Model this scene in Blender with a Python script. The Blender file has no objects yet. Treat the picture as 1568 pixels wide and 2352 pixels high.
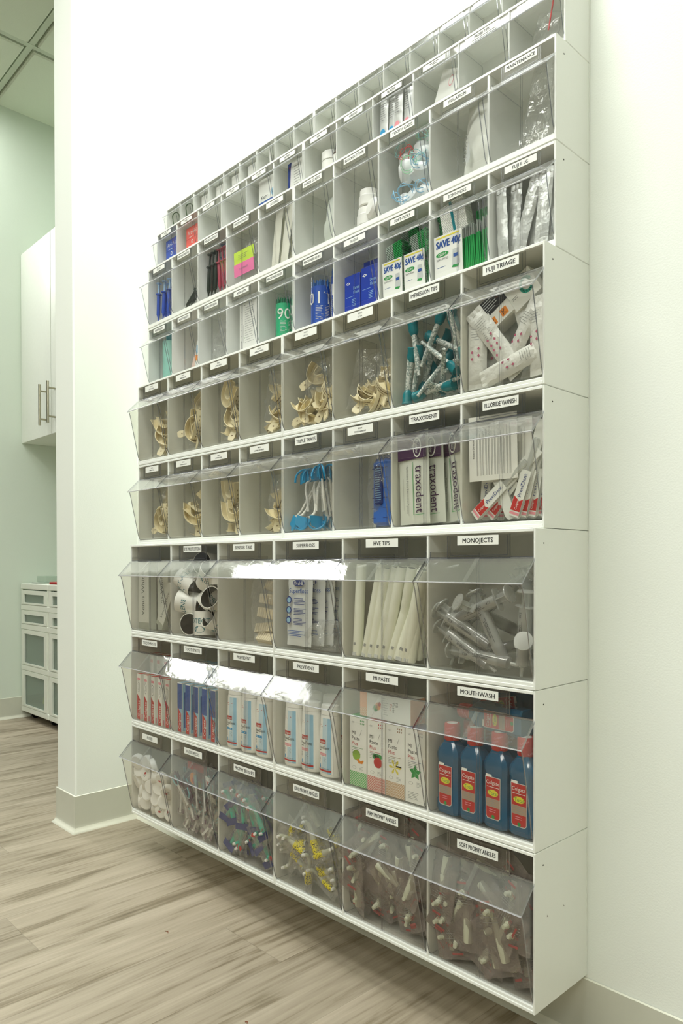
import bpy, math, random
from mathutils import Vector, Matrix, noise
C = bpy.context; S = C.scene; COL = S.collection
PI = math.pi
# ------------------------------------------------------------------ camera
cam = bpy.data.objects.new('camera', bpy.data.cameras.new('camera')); COL.objects.link(cam)
S.camera = cam
YAW, PIT, ROL = .8081, -.0116, -.001
fw = Vector((-math.sin(YAW)*math.cos(PIT), math.cos(YAW)*math.cos(PIT), math.sin(PIT)))
rt = fw.cross(Vector((0, 0, 1))).normalized(); up = rt.cross(fw)
r2 = math.cos(ROL)*rt+math.sin(ROL)*up; u2 = -math.sin(ROL)*rt+math.cos(ROL)*up
Z0 = .11                                   # underside of the wall unit above the floor
mw = Matrix((r2, u2, -fw)).transposed().to_4x4(); mw.translation = Vector((1.7632, -1.0769, .6496+Z0))
cam.matrix_world = mw
cam.data.sensor_fit = 'VERTICAL'; cam.data.sensor_height = 36; cam.data.sensor_width = 24
cam.data.lens = 1679.2/2352*36; cam.data.shift_y = 141.4/2352; cam.data.clip_start = .02
# ------------------------------------------------------------------ world, exposure
w = bpy.data.worlds.new('world'); S.world = w; w.use_nodes = True
w.node_tree.nodes['Background'].inputs[0].default_value = (.95, 1.0, .92, 1)
w.node_tree.nodes['Background'].inputs[1].default_value = WORLD = .17
S.view_settings.view_transform = 'Standard'; S.view_settings.look = 'None'
S.view_settings.exposure = 0.12; S.view_settings.gamma = 1
LIGHT = 19.0                                # strength of the ceiling light diffusers
cy = S.cycles
cy.max_bounces = 10; cy.diffuse_bounces = 7; cy.glossy_bounces = 3; cy.transmission_bounces = 4
cy.transparent_max_bounces = 64; cy.caustics_reflective = False; cy.caustics_refractive = False
cy.sample_clamp_indirect = 4; cy.use_denoising = True

# ------------------------------------------------------------------ materials
MT = {}
def lin(c):
    return tuple(((v/255)/12.92 if v <= 10 else (((v/255)+.055)/1.055)**2.4) for v in c)
def mat(name, rgb, rough=.5, metal=0, spec=.5, emit=0, bump=0, bscale=60, var=0, alpha=None, trans=0):
    if name in MT: return MT[name]
    m = bpy.data.materials.new(name); m.use_nodes = True; MT[name] = m
    n = m.node_tree.nodes; l = m.node_tree.links; b = n['Principled BSDF']
    c = (*lin(rgb), 1)
    b.inputs['Base Color'].default_value = c
    b.inputs['Roughness'].default_value = rough; b.inputs['Metallic'].default_value = metal
    b.inputs['Specular IOR Level'].default_value = spec
    if trans: b.inputs['Transmission Weight'].default_value = trans
    if emit:
        b.inputs['Emission Color'].default_value = c; b.inputs['Emission Strength'].default_value = emit
    t = n.new('ShaderNodeTexCoord')
    nz = n.new('ShaderNodeTexNoise'); nz.inputs['Scale'].default_value = bscale; l.new(t.outputs['Object'], nz.inputs['Vector'])
    v = var or .03
    mx = n.new('ShaderNodeMix'); mx.data_type = 'RGBA'
    mx.inputs['A'].default_value = tuple(x*(1-v) for x in c[:3])+(1,)
    mx.inputs['B'].default_value = tuple(min(1, x*(1+v)) for x in c[:3])+(1,)
    l.new(nz.outputs['Fac'], mx.inputs['Factor']); l.new(mx.outputs['Result'], b.inputs['Base Color'])
    if bump:
        bp = n.new('ShaderNodeBump'); bp.inputs['Strength'].default_value = bump; bp.inputs['Distance'].default_value = .002
        l.new(nz.outputs['Fac'], bp.inputs['Height']); l.new(bp.outputs['Normal'], b.inputs['Normal'])
    return m
def clear(name, tint, rough=.04, base=.05, top=.9, bump=0, bscale=40, haze=0, hcol=(230, 232, 230), power=4):
    """clear plastic: see-through, with a reflection that grows towards grazing view and a little milky haze"""
    if name in MT: return MT[name]
    m = bpy.data.materials.new(name); m.use_nodes = True; MT[name] = m
    n = m.node_tree.nodes; l = m.node_tree.links; n.clear()
    out = n.new('ShaderNodeOutputMaterial')
    tr = n.new('ShaderNodeBsdfTransparent'); tr.inputs[0].default_value = (*tint, 1)
    gl = n.new('ShaderNodeBsdfGlossy'); gl.inputs['Roughness'].default_value = rough; gl.inputs['Color'].default_value = (1, 1, 1, 1)
    lw = n.new('ShaderNodeLayerWeight'); lw.inputs['Blend'].default_value = .5
    pw = n.new('ShaderNodeMath'); pw.operation = 'POWER'; pw.inputs[1].default_value = power; l.new(lw.outputs['Facing'], pw.inputs[0])
    ma = n.new('ShaderNodeMath'); ma.operation = 'MULTIPLY_ADD'; ma.inputs[1].default_value = top-base; ma.inputs[2].default_value = base
    l.new(pw.outputs[0], ma.inputs[0])
    mx = n.new('ShaderNodeMixShader'); l.new(ma.outputs[0], mx.inputs[0]); l.new(tr.outputs[0], mx.inputs[1]); l.new(gl.outputs[0], mx.inputs[2])
    last = mx
    if haze:
        df = n.new('ShaderNodeBsdfDiffuse'); df.inputs[0].default_value = (*lin(hcol), 1)
        m2 = n.new('ShaderNodeMixShader'); m2.inputs[0].default_value = haze
        l.new(mx.outputs[0], m2.inputs[1]); l.new(df.outputs[0], m2.inputs[2]); last = m2
    if bump:
        t = n.new('ShaderNodeTexCoord'); nz = n.new('ShaderNodeTexNoise'); nz.inputs['Scale'].default_value = bscale; nz.inputs['Detail'].default_value = 3
        nz.inputs['Distortion'].default_value = 1.2
        l.new(t.outputs['Object'], nz.inputs['Vector'])
        bp = n.new('ShaderNodeBump'); bp.inputs['Strength'].default_value = bump; bp.inputs['Distance'].default_value = .01
        l.new(nz.outputs['Fac'], bp.inputs['Height']); l.new(bp.outputs['Normal'], gl.inputs['Normal']); l.new(bp.outputs['Normal'], lw.inputs['Normal'])
    l.new(last.outputs[0], out.inputs[0])
    return m

def wall_mat(name, rgb, r=.75):
    return mat(name, rgb, r, spec=.25, bump=.12, bscale=350, var=.012)
WALL = wall_mat('wall_paint', (241, 245, 239)); MINT = wall_mat('mint_wall_paint', (220, 230, 218))
CEIL = mat('ceiling_tile', (214, 222, 205), .9, bump=.3, bscale=500)
GRID = mat('ceiling_grid', (190, 200, 182), .6)
BASE = mat('cove_base_rubber', (206, 207, 193), .32, bump=.05, bscale=30)
HOUS = mat('housing_white_plastic', (243, 245, 240), .34, bump=.02, bscale=200, var=.01)
WHITE = mat('white_plastic', (243, 243, 238), .35)
PAPER = mat('white_paper', (240, 241, 235), .7)
INK = mat('black_ink', (22, 22, 24), .6)
GREYINK = mat('grey_ink', (120, 122, 120), .7)
DARK = mat('dark_recess', (40, 40, 36), .8)
PLAST = clear('clear_bin_plastic', (.991, .990, .988), .03, .03, .45)
HOODM = clear('clear_hood_plastic', (.97, .97, .97), .05, .09, .8, bump=.05, bscale=14, haze=.05, power=2.4)
RIB = clear('clear_rib_plastic', (.80, .80, .82), .1, .12, .6)
LIP = clear('plastic_lip_glint', (.80, .80, .84), .1, .25, .8, haze=.45, hcol=(236, 236, 240))  # whitish haze paints the highlight along the hood lip into the plastic
EDGE = clear('plastic_edge', (.42, .43, .50), .12, .28, .8)
HOLD = clear('label_holder_plastic', (.92, .915, .90), .12, .05, .6)
FILM = clear('clear_film', (.965, .965, .96), .1, .05, .75, bump=.9, bscale=42, haze=.05, power=2.2)
FILMD = clear('clear_pouch_film', (.90, .88, .875), .16, .05, .6, bump=.7, bscale=60, haze=.3, hcol=(160, 148, 140), power=2.5)

# lower rows tinted darker, upper rows clearer: the light gradient put into the plastic
KIT = {6: (clear('shade_tinted_bin_plastic', (.962, .955, .940), .03, .03, .45), EDGE, clear('shade_tinted_holder_plastic', (.90, .89, .87), .12, .05, .6)),
       8: (clear('half_shade_bin_plastic', (.974, .969, .952), .03, .03, .45), EDGE, HOLD),
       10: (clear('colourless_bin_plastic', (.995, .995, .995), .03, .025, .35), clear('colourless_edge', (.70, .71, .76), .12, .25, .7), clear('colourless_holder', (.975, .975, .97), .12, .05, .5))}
def floor_material():
    m = bpy.data.materials.new('greige_wood_planks'); m.use_nodes = True
    n = m.node_tree.nodes; l = m.node_tree.links; b = n['Principled BSDF']
    def N(t, **k):
        x = n.new(t)
        for a, v in k.items(): setattr(x, a, v)
        return x
    t = N('ShaderNodeTexCoord'); sx = N('ShaderNodeSeparateXYZ'); l.new(t.outputs['Object'], sx.inputs[0])
    def M(op, a, bb=None, c=None):
        x = N('ShaderNodeMath', operation=op)
        for i, v in enumerate((a, bb, c)):
            if v is None: continue
            if isinstance(v, (int, float)): x.inputs[i].default_value = v
            else: l.new(v, x.inputs[i])
        return x.outputs[0]
    PW, PL = .182, 1.22
    row = M('FLOOR', M('DIVIDE', M('ADD', sx.outputs[0], 10-.302), PW))
    rnd = N('ShaderNodeTexWhiteNoise', noise_dimensions='1D'); l.new(row, rnd.inputs['W'])
    fx = M('FRACT', M('DIVIDE', M('ADD', sx.outputs[0], 10-.302), PW))
    yy = M('ADD', M('DIVIDE', M('ADD', sx.outputs[1], .49+20), PL), M('MULTIPLY', M('SUBTRACT', row, 55.0), .37))
    fy = M('FRACT', yy); col = M('FLOOR', yy)
    pid = M('ADD', M('MULTIPLY', row, 13.7), M('MULTIPLY', col, 5.3))
    wn = N('ShaderNodeTexWhiteNoise', noise_dimensions='1D'); l.new(pid, wn.inputs['W'])
    # grain coordinates, stretched along the plank and shifted per plank
    cx = N('ShaderNodeCombineXYZ'); l.new(M('MULTIPLY', sx.outputs[0], 34), cx.inputs[0]); l.new(M('MULTIPLY', sx.outputs[1], 2.4), cx.inputs[1]); l.new(M('MULTIPLY', wn.outputs['Value'], 40), cx.inputs[2])
    n1 = N('ShaderNodeTexNoise'); n1.inputs['Scale'].default_value = 1; n1.inputs['Detail'].default_value = 7; n1.inputs['Roughness'].default_value = .62; n1.inputs['Distortion'].default_value = .55
    l.new(cx.outputs[0], n1.inputs['Vector'])
    cx2 = N('ShaderNodeCombineXYZ'); l.new(M('MULTIPLY', sx.outputs[0], 170), cx2.inputs[0]); l.new(M('MULTIPLY', sx.outputs[1], 4), cx2.inputs[1]); l.new(M('MULTIPLY', wn.outputs['Value'], 90), cx2.inputs[2])
    n2 = N('ShaderNodeTexNoise'); n2.inputs['Scale'].default_value = 1; n2.inputs['Detail'].default_value = 4; l.new(cx2.outputs[0], n2.inputs['Vector'])
    cx3 = N('ShaderNodeCombineXYZ'); l.new(M('MULTIPLY', sx.outputs[0], 7), cx3.inputs[0]); l.new(M('MULTIPLY', sx.outputs[1], 1.6), cx3.inputs[1]); l.new(M('MULTIPLY', wn.outputs['Value'], 70), cx3.inputs[2])
    wv = N('ShaderNodeTexNoise'); wv.inputs['Scale'].default_value = 1.3; wv.inputs['Detail'].default_value = 5; wv.inputs['Distortion'].default_value = 2.2; l.new(cx3.outputs[0], wv.inputs['Vector'])
    f = M('ADD', M('ADD', M('MULTIPLY', n1.outputs['Fac'], .50), M('MULTIPLY', n2.outputs['Fac'], .22)), M('MULTIPLY', wv.outputs['Fac'], .28))
    cr = N('ShaderNodeValToRGB'); l.new(f, cr.inputs[0])
    e = cr.color_ramp.elements
    e[0].position = .34; e[0].color = (*lin((112, 101, 83)), 1)
    e[1].position = .63; e[1].color = (*lin((186, 174, 156)), 1)
    a = cr.color_ramp.elements.new(.425); a.color = (*lin((138, 126, 107)), 1)
    a = cr.color_ramp.elements.new(.485); a.color = (*lin((164, 152, 134)), 1)
    # plank tone and joint lines
    tone = M('ADD', M('MULTIPLY', wn.outputs['Value'], .14), .92)
    jx = M('MULTIPLY', M('GREATER_THAN', fx, .006), M('GREATER_THAN', fy, .0012))
    j = M('ADD', M('MULTIPLY', jx, .28), .72)
    mul = N('ShaderNodeVectorMath', operation='SCALE'); l.new(cr.outputs[0], mul.inputs[0]); l.new(M('MULTIPLY', tone, j), mul.inputs['Scale'])
    l.new(mul.outputs[0], b.inputs['Base Color'])
    b.inputs['Roughness'].default_value = .42; b.inputs['Specular IOR Level'].default_value = .35
    bp = N('ShaderNodeBump'); bp.inputs['Strength'].default_value = .12; bp.inputs['Distance'].default_value = .001
    l.new(M('MULTIPLY', n2.outputs['Fac'], jx), bp.inputs['Height']); l.new(bp.outputs[0], b.inputs['Normal'])
    return m
FLOORM = floor_material()
TROFF2 = mat('dim_light_diffuser', (252, 255, 248), .5, emit=3.2)  # dimmer panel, added for the soft reflection on the second-row hoods
TROFF = mat('light_diffuser', (252, 255, 248), .5, emit=LIGHT)

# ------------------------------------------------------------------ mesh builder
_TX = {}
def text_mesh(s):
    """triangles of a line of lettering, height of capitals 1, origin at lower left"""
    if s in _TX: return _TX[s]
    cu = bpy.data.curves.new('lettering', 'FONT'); cu.body = s; cu.size = 1; cu.resolution_u = 2
    ob = bpy.data.objects.new('lettering', cu); COL.objects.link(ob)
    C.view_layer.update()
    me = ob.evaluated_get(C.evaluated_depsgraph_get()).to_mesh()
    v = [(p.co.x, p.co.y) for p in me.vertices]; f = [tuple(p.vertices) for p in me.polygons]
    ob.evaluated_get(C.evaluated_depsgraph_get()).to_mesh_clear()
    bpy.data.objects.remove(ob); bpy.data.curves.remove(cu)
    if v:
        x0 = min(p[0] for p in v); x1 = max(p[0] for p in v)
        v = [((p[0]-x0)/.73, p[1]/.73) for p in v]; wd = (x1-x0)/.73
    else: wd = 0
    _TX[s] = (v, f, wd)
    return _TX[s]
class MB:
    def __init__(s): s.v = []; s.f = []; s.m = []; s.ms = []; s.T = Matrix.Identity(4)
    def mi(s, m):
        if m not in s.ms: s.ms.append(m)
        return s.ms.index(m)
    def add(s, vs, fs, m, T=None):
        k = len(s.v); T = s.T @ T if T is not None else s.T
        s.v += [tuple(T @ Vector(p)) for p in vs]
        i = m if isinstance(m, list) else None
        for q, f in enumerate(fs):
            s.f.append(tuple(a+k for a in f)); s.m.append(s.mi(i[q] if i else m))
        return s
    def box(s, x0, x1, y0, y1, z0, z1, m, T=None, front=None):
        vs = [(x, y, z) for x in (x0, x1) for y in (y0, y1) for z in (z0, z1)]
        fs = [(0, 1, 3, 2), (4, 6, 7, 5), (0, 4, 5, 1), (2, 3, 7, 6), (0, 2, 6, 4), (1, 5, 7, 3)]   # -x +x -y +y -z +z
        if isinstance(m, dict):
            d = m['']; m = [m.get(k, d) for k in ('-x', '+x', '-y', '+y', '-z', '+z')]
        return s.add(vs, fs, m, T)
    def bbox(s, x0, x1, y0, y1, z0, z1, m, r=.001, T=None):
        """box with chamfered vertical and horizontal edges (two stacked insets)"""
        def ring(x0, x1, y0, y1, z, c): return [(x0+c, y0, z), (x1-c, y0, z), (x1, y0+c, z), (x1, y1-c, z), (x1-c, y1, z), (x0+c, y1, z), (x0, y1-c, z), (x0, y0+c, z)]
        rs = [ring(x0+r, x1-r, y0+r, y1-r, z0, r), ring(x0, x1, y0, y1, z0+r, r), ring(x0, x1, y0, y1, z1-r, r), ring(x0+r, x1-r, y0+r, y1-r, z1, r)]
        vs = sum(rs, []); fs = [tuple(range(7, -1, -1)), tuple(range(24, 32))]
        for k in range(3):
            for i in range(8): fs.append((k*8+i, k*8+(i+1) % 8, k*8+8+(i+1) % 8, k*8+8+i))
        return s.add(vs, fs, m, T)
    def prism(s, pr, a0, a1, m, axis='x', cap=None, T=None):
        """polygon pr extruded a0..a1; axis x: pr=(y,z); y: pr=(x,z); z: pr=(x,y)"""
        def P(a, p): return (a, p[0], p[1]) if axis == 'x' else (p[0], a, p[1]) if axis == 'y' else (p[0], p[1], a)
        n = len(pr); vs = [P(a0, p) for p in pr]+[P(a1, p) for p in pr]
        fs = [(i, (i+1) % n, n+(i+1) % n, n+i) for i in range(n)]; fs += [tuple(range(n))[::-1], tuple(range(n, 2*n))]
        return s.add(vs, fs, [m]*n+[cap or m]*2, T)
    def lathe(s, pr, m, seg=16, T=None, sx=1, sy=1, mats=None, cap=True):
        vs = []; fs = []; mm = []
        for r, z in pr:
            for i in range(seg): a = 2*PI*i/seg; vs.append((r*sx*math.cos(a), r*sy*math.sin(a), z))
        for k in range(len(pr)-1):
            for i in range(seg):
                j = (i+1) % seg; fs.append((k*seg+i, k*seg+j, k*seg+seg+j, k*seg+seg+i)); mm.append(mats[k] if mats else m)
        if cap:
            fs.append(tuple(range(seg))[::-1]); fs.append(tuple(range((len(pr)-1)*seg, len(pr)*seg))); mm += [mats[0] if mats else m, mats[-1] if mats else m]
        return s.add(vs, fs, mm, T)
    def tube(s, path, r, m, seg=8, T=None, closed=False):
        P = [Vector(p) for p in path]; n = len(P); rr = r if isinstance(r, (list, tuple)) else [r]*n
        vs = []; fs = []; pa = None
        for i, p in enumerate(P):
            d = (P[(i+1) % n]-P[i-1]) if closed else (P[min(i+1, n-1)]-P[max(i-1, 0)])
            d.normalize()
            a = pa if pa is not None else (Vector((0, 0, 1)) if abs(d.z) < .9 else Vector((1, 0, 0)))
            a = (a-d*a.dot(d)).normalized(); pa = a; b = d.cross(a)
            for k in range(seg):
                t = 2*PI*k/seg; vs.append(tuple(p+(a*math.cos(t)+b*math.sin(t))*rr[i]))
        for i in range(n if closed else n-1):
            q = (i+1) % n
            for k in range(seg): fs.append((i*seg+k, i*seg+(k+1) % seg, q*seg+(k+1) % seg, q*seg+k))
        if not closed: fs += [tuple(range(seg))[::-1], tuple(range((n-1)*seg, n*seg))]
        return s.add(vs, fs, m, T)
    def rect(s, x0, x1, z0, z1, y, m, T=None, h=None):
        """thin raised print patch on a face looking to -y"""
        return s.add([(x0, y, z0), (x1, y, z0), (x1, y, z1), (x0, y, z1)], [(0, 1, 2, 3)], m, T)
    def poly(s, pts, y, m, T=None):
        return s.add([(p[0], y, p[1]) for p in pts], [tuple(range(len(pts)))], m, T)
    def disc(s, x, z, r, y, m, seg=14, sz=1, T=None):
        return s.poly([(x+r*math.cos(2*PI*i/seg), z+r*sz*math.sin(2*PI*i/seg)) for i in range(seg)], y, m, T)
    def text(s, t, x, z, h, y, m, wmax=None, rot=0, al='c', T=None, wfit=None, bold=False):
        """lettering on a face looking to -y, cap height h, anchored at (x, z) middle height"""
        v, f, wd = text_mesh(t); sx = h
        if wmax and wd*h > wmax: sx = wmax/wd
        if wfit: sx = wfit/wd
        o = {'c': -wd*sx/2, 'l': 0, 'r': -wd*sx}[al]; c, n = math.cos(rot), math.sin(rot)
        out = []
        for p in v:
            a = p[0]*sx+o; b = (p[1]-.5)*h
            out.append((x+a*c-b*n, y, z+a*n+b*c))
        s.add(out, f, m, T)
        if bold: s.add([(q[0]+h*.05*c, q[1]-.00006, q[2]+h*.05*n) for q in out], f, m, T)
        return s
    def lines(s, x0, x1, z, n, dz, h, y, m, seed=1, T=None):
        """a paragraph of fine print as thin dashes"""
        R = random.Random(seed)
        for k in range(n):
            e = x1-(x1-x0)*R.uniform(0, .35); s.rect(x0, e, z-k*dz-h, z-k*dz, y, m, T)
        return s
    def build(s, name, parent=None, smooth=35, loc=None):
        me = bpy.data.meshes.new(name); me.from_pydata(s.v, [], s.f)
        for m in s.ms: me.materials.append(m)
        me.polygons.foreach_set('material_index', s.m); me.update()
        if smooth:
            me.shade_smooth(); me.set_sharp_from_angle(angle=math.radians(smooth))
        o = bpy.data.objects.new(name, me); COL.objects.link(o)
        if parent: o.parent = parent
        if loc: o.location = loc
        return o
def thing(name, label, cat, loc=(0, 0, 0), group=None, rot=(0, 0, 0)):
    o = bpy.data.objects.new(name, None); COL.objects.link(o); o.empty_display_size = .02
    o.location = loc; o.rotation_euler = rot; return tag(o, label, cat, group)
def tag(o, label, cat, group=None):
    o['label'] = label; o['category'] = cat
    if group: o['group'] = group
    return o
def struct(name, b, parent=None, smooth=35):
    o = b.build(name, parent, smooth)
    if not parent: o['kind'] = 'structure'
    return o
KIDS = {}
def copy_tree(o, parent=None):
    c = o.copy(); COL.objects.link(c); c.parent = parent
    if parent: c.matrix_parent_inverse = o.matrix_parent_inverse
    for k in KIDS.get(o.name) or list(o.children): copy_tree(k, c)
    return c

# ------------------------------------------------------------------ room shell
SX0, SX1, SY = -.378, -.2535, -.1945        # wall stub beside the unit: left face, right face, end face
XL, YB, HC = -1.985, .62, 3.015             # far-room side wall, back wall, ceiling height
b = MB(); b.box(-6.6, 5.5, -5.5, .75, -.08, 0, FLOORM); struct('floor', b)
b = MB(); b.box(SX0, 5.5, 0, .12, 0, 3.1, WALL); struct('wall_back', b)
b = MB(); b.bbox(SX0, SX1, SY, .12, 0, 3.1, WALL, .004); struct('wall_stub', b)
b = MB(); b.box(XL-.1, XL, .155, YB+.1, 0, 3.1, MINT); b.box(-6.6, XL-.1, .155, .25, 0, 3.1, WALL); struct('wall_left', b)
b = MB(); b.box(XL, SX0, YB, YB+.1, 0, 3.1, MINT); struct('wall_far', b)
b = MB(); b.box(5.5, 5.6, -5.5, .12, 0, 3.1, WALL); struct('wall_right', b)
# cove base: flat face, white top bead line and a toe that flares onto the floor
def cove(path, name):
    """path: list of (x, y) on the wall face, outside normal to the right of travel"""
    prof = [(.0005, .105), (.0035, .1035), (.0035, .022), (.0045, .014), (.008, .006), (.0135, .0012), (.0135, 0.0), (.0005, 0)]
    TOEM = mat('cove_base_toe', (236, 236, 222), .25)
    b = MB(); n = len(prof); vs = []
    P = [Vector((*p, 0)) for p in path]
    for i, p in enumerate(P):
        d1 = (P[i]-P[i-1]).normalized() if i else (P[1]-P[0]).normalized()
        d2 = (P[i+1]-P[i]).normalized() if i < len(P)-1 else d1
        n1 = Vector((d1.y, -d1.x, 0)); n2 = Vector((d2.y, -d2.x, 0)); nn = (n1+n2); nn = nn/(nn.dot(n1))
        for a, z in prof: vs.append(tuple(p+nn*a+Vector((0, 0, z))))
    fs = []; ms = []
    for i in range(len(P)-1):
        for k in range(n-1):
            fs.append((i*n+k, i*n+k+1, i*n+n+k+1, i*n+n+k)); ms.append(TOEM if k in (0, 3, 4, 5) else BASE)
    b.add(vs, fs, ms); return struct(name, b, None, 50)
cove([(SX0, .0), (SX0, SY), (SX1, SY), (SX1, -.0001), (5.5, -.0001)][::1], 'baseboard_back')
cove([(-6.5, .155), (XL, .155), (XL, YB)], 'baseboard_left')
cove([(XL, YB), (SX0, YB)], 'baseboard_far')
# ceiling: deck above a lay-in grid with tegular tiles
TS = .61; GX, GY = -1.480, .160
b = MB(); b.box(-6.6, 5.5, -5.5, YB+.1, HC+.012, HC+.08, CEIL)
lights = [(-4, -1), (0, -1), (4, -1), (-4, -5), (0, -5), (4, -5)]   # grid cell of each 2x4 troffer: x cell, y cell
for k in range(-8, 12):
    x = GX+k*TS; b.box(x-.012, x+.012, -5.5, YB if x > XL else .15, HC-.002, HC+.013, GRID)
for k in range(-9, 1):
    y = GY+k*TS; b.box(-6.6 if y < .1 else XL, 5.5, y-.012, y+.012, HC-.0015, HC+.0135, GRID)
struct('ceiling', b)
b = MB()
for i in range(-8, 12):
    for k in range(-9, 1):
        if i < -1 and k >= 0: continue
        x0 = max(GX+i*TS+.02, -6.5 if k < 0 else XL); x1 = min(GX+(i+1)*TS-.02, 5.5); y0 = max(GY+k*TS+.02, -5.49); y1 = min(GY+(k+1)*TS-.02, YB)
        if x1 > x0+.05: b.bbox(x0, x1, y0, y1, HC-.012, HC+.014, CEIL, .006)
TILES = (b,)
def troffer(x0, x1, y0, y1, label, dm=None):
    t = thing('ceiling_light', label, 'ceiling light', ((x0+x1)/2, (y0+y1)/2, HC-.012), 'fluorescent ceiling lights')
    w2, d2 = (x1-x0)/2, (y1-y0)/2
    b = MB()
    for a in ((-w2, w2, -d2, -d2+.03), (-w2, w2, d2-.03, d2), (-w2, -w2+.03, -d2+.03, d2-.03), (w2-.03, w2, -d2+.03, d2-.03)): b.box(*a, -.016, 0, WHITE)
    b.build('frame', t); b = MB(); b.box(-w2+.03, w2-.03, -d2+.03, d2-.03, -.008, -.004, dm or TROFF); b.build('diffuser', t)
    return t
tag_l = 'unseen rectangular white ceiling light panel set in the grid of ceiling tiles'
for (x0, x1, y0, y1) in ((.37, 1.55, -1.04, -.47), (-2.68, -1.50, -.43, -.02), (-4.02, -3.44, -1.04, -.47), (-3.36, -2.11, -1.04, -.47), (-.24, .94, -1.85, -1.28), (2.2, 3.38, -3.1, -2.5), (.37, 1.55, -4.09, -3.52)):  # panels further out from the wall are unseen fill added for upper bin interiors
    troffer(x0, x1, y0, y1, tag_l, TROFF2 if x0 == -3.36 else None)
struct('trim_1', TILES[0])

# ------------------------------------------------------------------ the wall of tip-out bins
# bins per row, height, depth, lip projection, labels
ROWS = [(6, .2344, .155, .034), (6, .2344, .155, .034), (6, .2344, .155, .034), (8, .208, .132, .031), (8, .208, .132, .031),
        (10, .1563, .1016, .025), (10, .1563, .1016, .025), (12, .102, .075, .016), (18, .0775, .045, .012)]
NAMES = [['FLOSS', 'FLOSS PICKS', 'PROPHY BRUSHES', 'KIDS PROPHY ANGLES', 'FIRM PROPHY ANGLES', 'SOFT PROPHY ANGLES'],
 ['TOOTHPASTE', 'TOOTHPASTE', 'PREVIDENT', 'PREVIDENT', 'MI PASTE', 'MOUTHWASH'],
 ['', 'EYE PROTECTION', 'SENSOR TABS', 'SUPERFLOSS', 'HVE TIPS', 'MONOJECTS'],
 ['TRAYS|UPPER SMALL', 'TRAYS|LOWER MEDIUM', 'TRAYS|LOWER LARGE', 'TRAYS|LOWER ANTERIOR', 'TRIPLE TRAYS', 'TRAYS|MISCELLANEOUS', 'TRAXODENT', 'FLUORIDE VARNISH'],
 ['TRAYS|LOWER SMALL', 'TRAYS|UPPER MEDIUM', 'TRAYS|UPPER LARGE', 'TRAYS|UPPER ANTERIOR', 'TRAYS|UR / UL', 'TRAYS|LL / LR', 'IMPRESSION TIPS', 'FUJI TRIAGE'],
 ['IMPRESSION', 'HEAVY BODY', 'CORE MATERIAL', 'AMALGAM', 'MICROBRUSHES', 'MICROBRUSHES', 'FLOSS', 'SOFT-PICKS', 'SOFT-PICKS', 'FUJI II LC'],
 ['ETCH', 'MISCELLANEOUS', 'MISCELLANEOUS', 'MATRIX BANDS', 'SUTURES', 'SHADE GUIDES', 'BLOCKOUT TAPE', 'TOOTH CASES', 'ISOLATION', 'MAINTENANCE'],
 ['~', '~', '~', '~', 'CORD', 'BOND', 'IRM', 'WEDGES', 'BLADES', '~', 'PROBE TIPS', ''],
 ['']*18]
ZR = [Z0]
for r in ROWS: ZR.append(ZR[-1]+r[1])
ROWN = ['bottom row', 'second row from the bottom', 'third row from the bottom', 'fourth row from the bottom', 'fifth row from the bottom', 'sixth row from the bottom',
        'third row from the top', 'second row from the top', 'top row']
def housing(n, P, H, D):
    b = MB(); W = P*n; g = .0004; t = .004
    b.box(g, W-g, -.004, -.0006, g, H-g, HOUS)                                         # back
    for x0, x1 in ((g, t), (W-t, W-g)): b.bbox(x0, x1, -D, -.004, g, H-g, HOUS, .0008)  # ends
    b.prism([(-D+.001, H-g), (-D, H-.0015), (-D, H-.005), (-D+.002, H-.006), (-.004, H-.005), (-.004, H-g)], t, W-t, HOUS)      # top
    lh = .012 if H > .12 else .007
    b.prism([(-D+.0012, g), (-D, .0016), (-D, lh*.45), (-D+.0012, lh*.52), (-D+.0012, lh*.86), (-D+.003, lh), (-D+.009, lh), (-D+.012, .005), (-.004, .005), (-.004, g)], t, W-t, HOUS)   # floor with front ledge
    for k in range(1, n):
        x = k*P; hw = .0028 if H > .12 else .002
        b.prism([(x-hw, -D+.003), (x-hw*.6, -D+.001), (x+hw*.6, -D+.001), (x+hw, -D+.003), (x+hw*.55, -.004), (x-hw*.55, -.004)], .004, H-.005, HOUS, 'z')
    for y in (-D+.022,):                                                                 # small moulding pip on each end wall
        T = Matrix.Translation((W-g, y, H-.022)) @ Matrix.Rotation(PI/2, 4, 'Y'); b.lathe([(.0013, -.001), (.0013, .0002)], DARK, 8, T)
    return b
def bin_profile(H, D, pr):
    yl = -D-pr
    hood = [(-D+.003, H*.825), (-D+.0005, H*.82), (yl-.001, H*.662), (yl+.0005, H*.652), (yl+.0022, H*.66), (-D+.0025, H*.812)]
    bz = .0135 if H > .12 else .009
    k = H/.234
    outer = [(yl+.004, H*.652), (yl+.008*k, H*.60), (-D-.0022, bz+.012*k), (-D+.0005, bz+.004*k), (-D+.005*k, bz)]
    return hood, outer, bz
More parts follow.
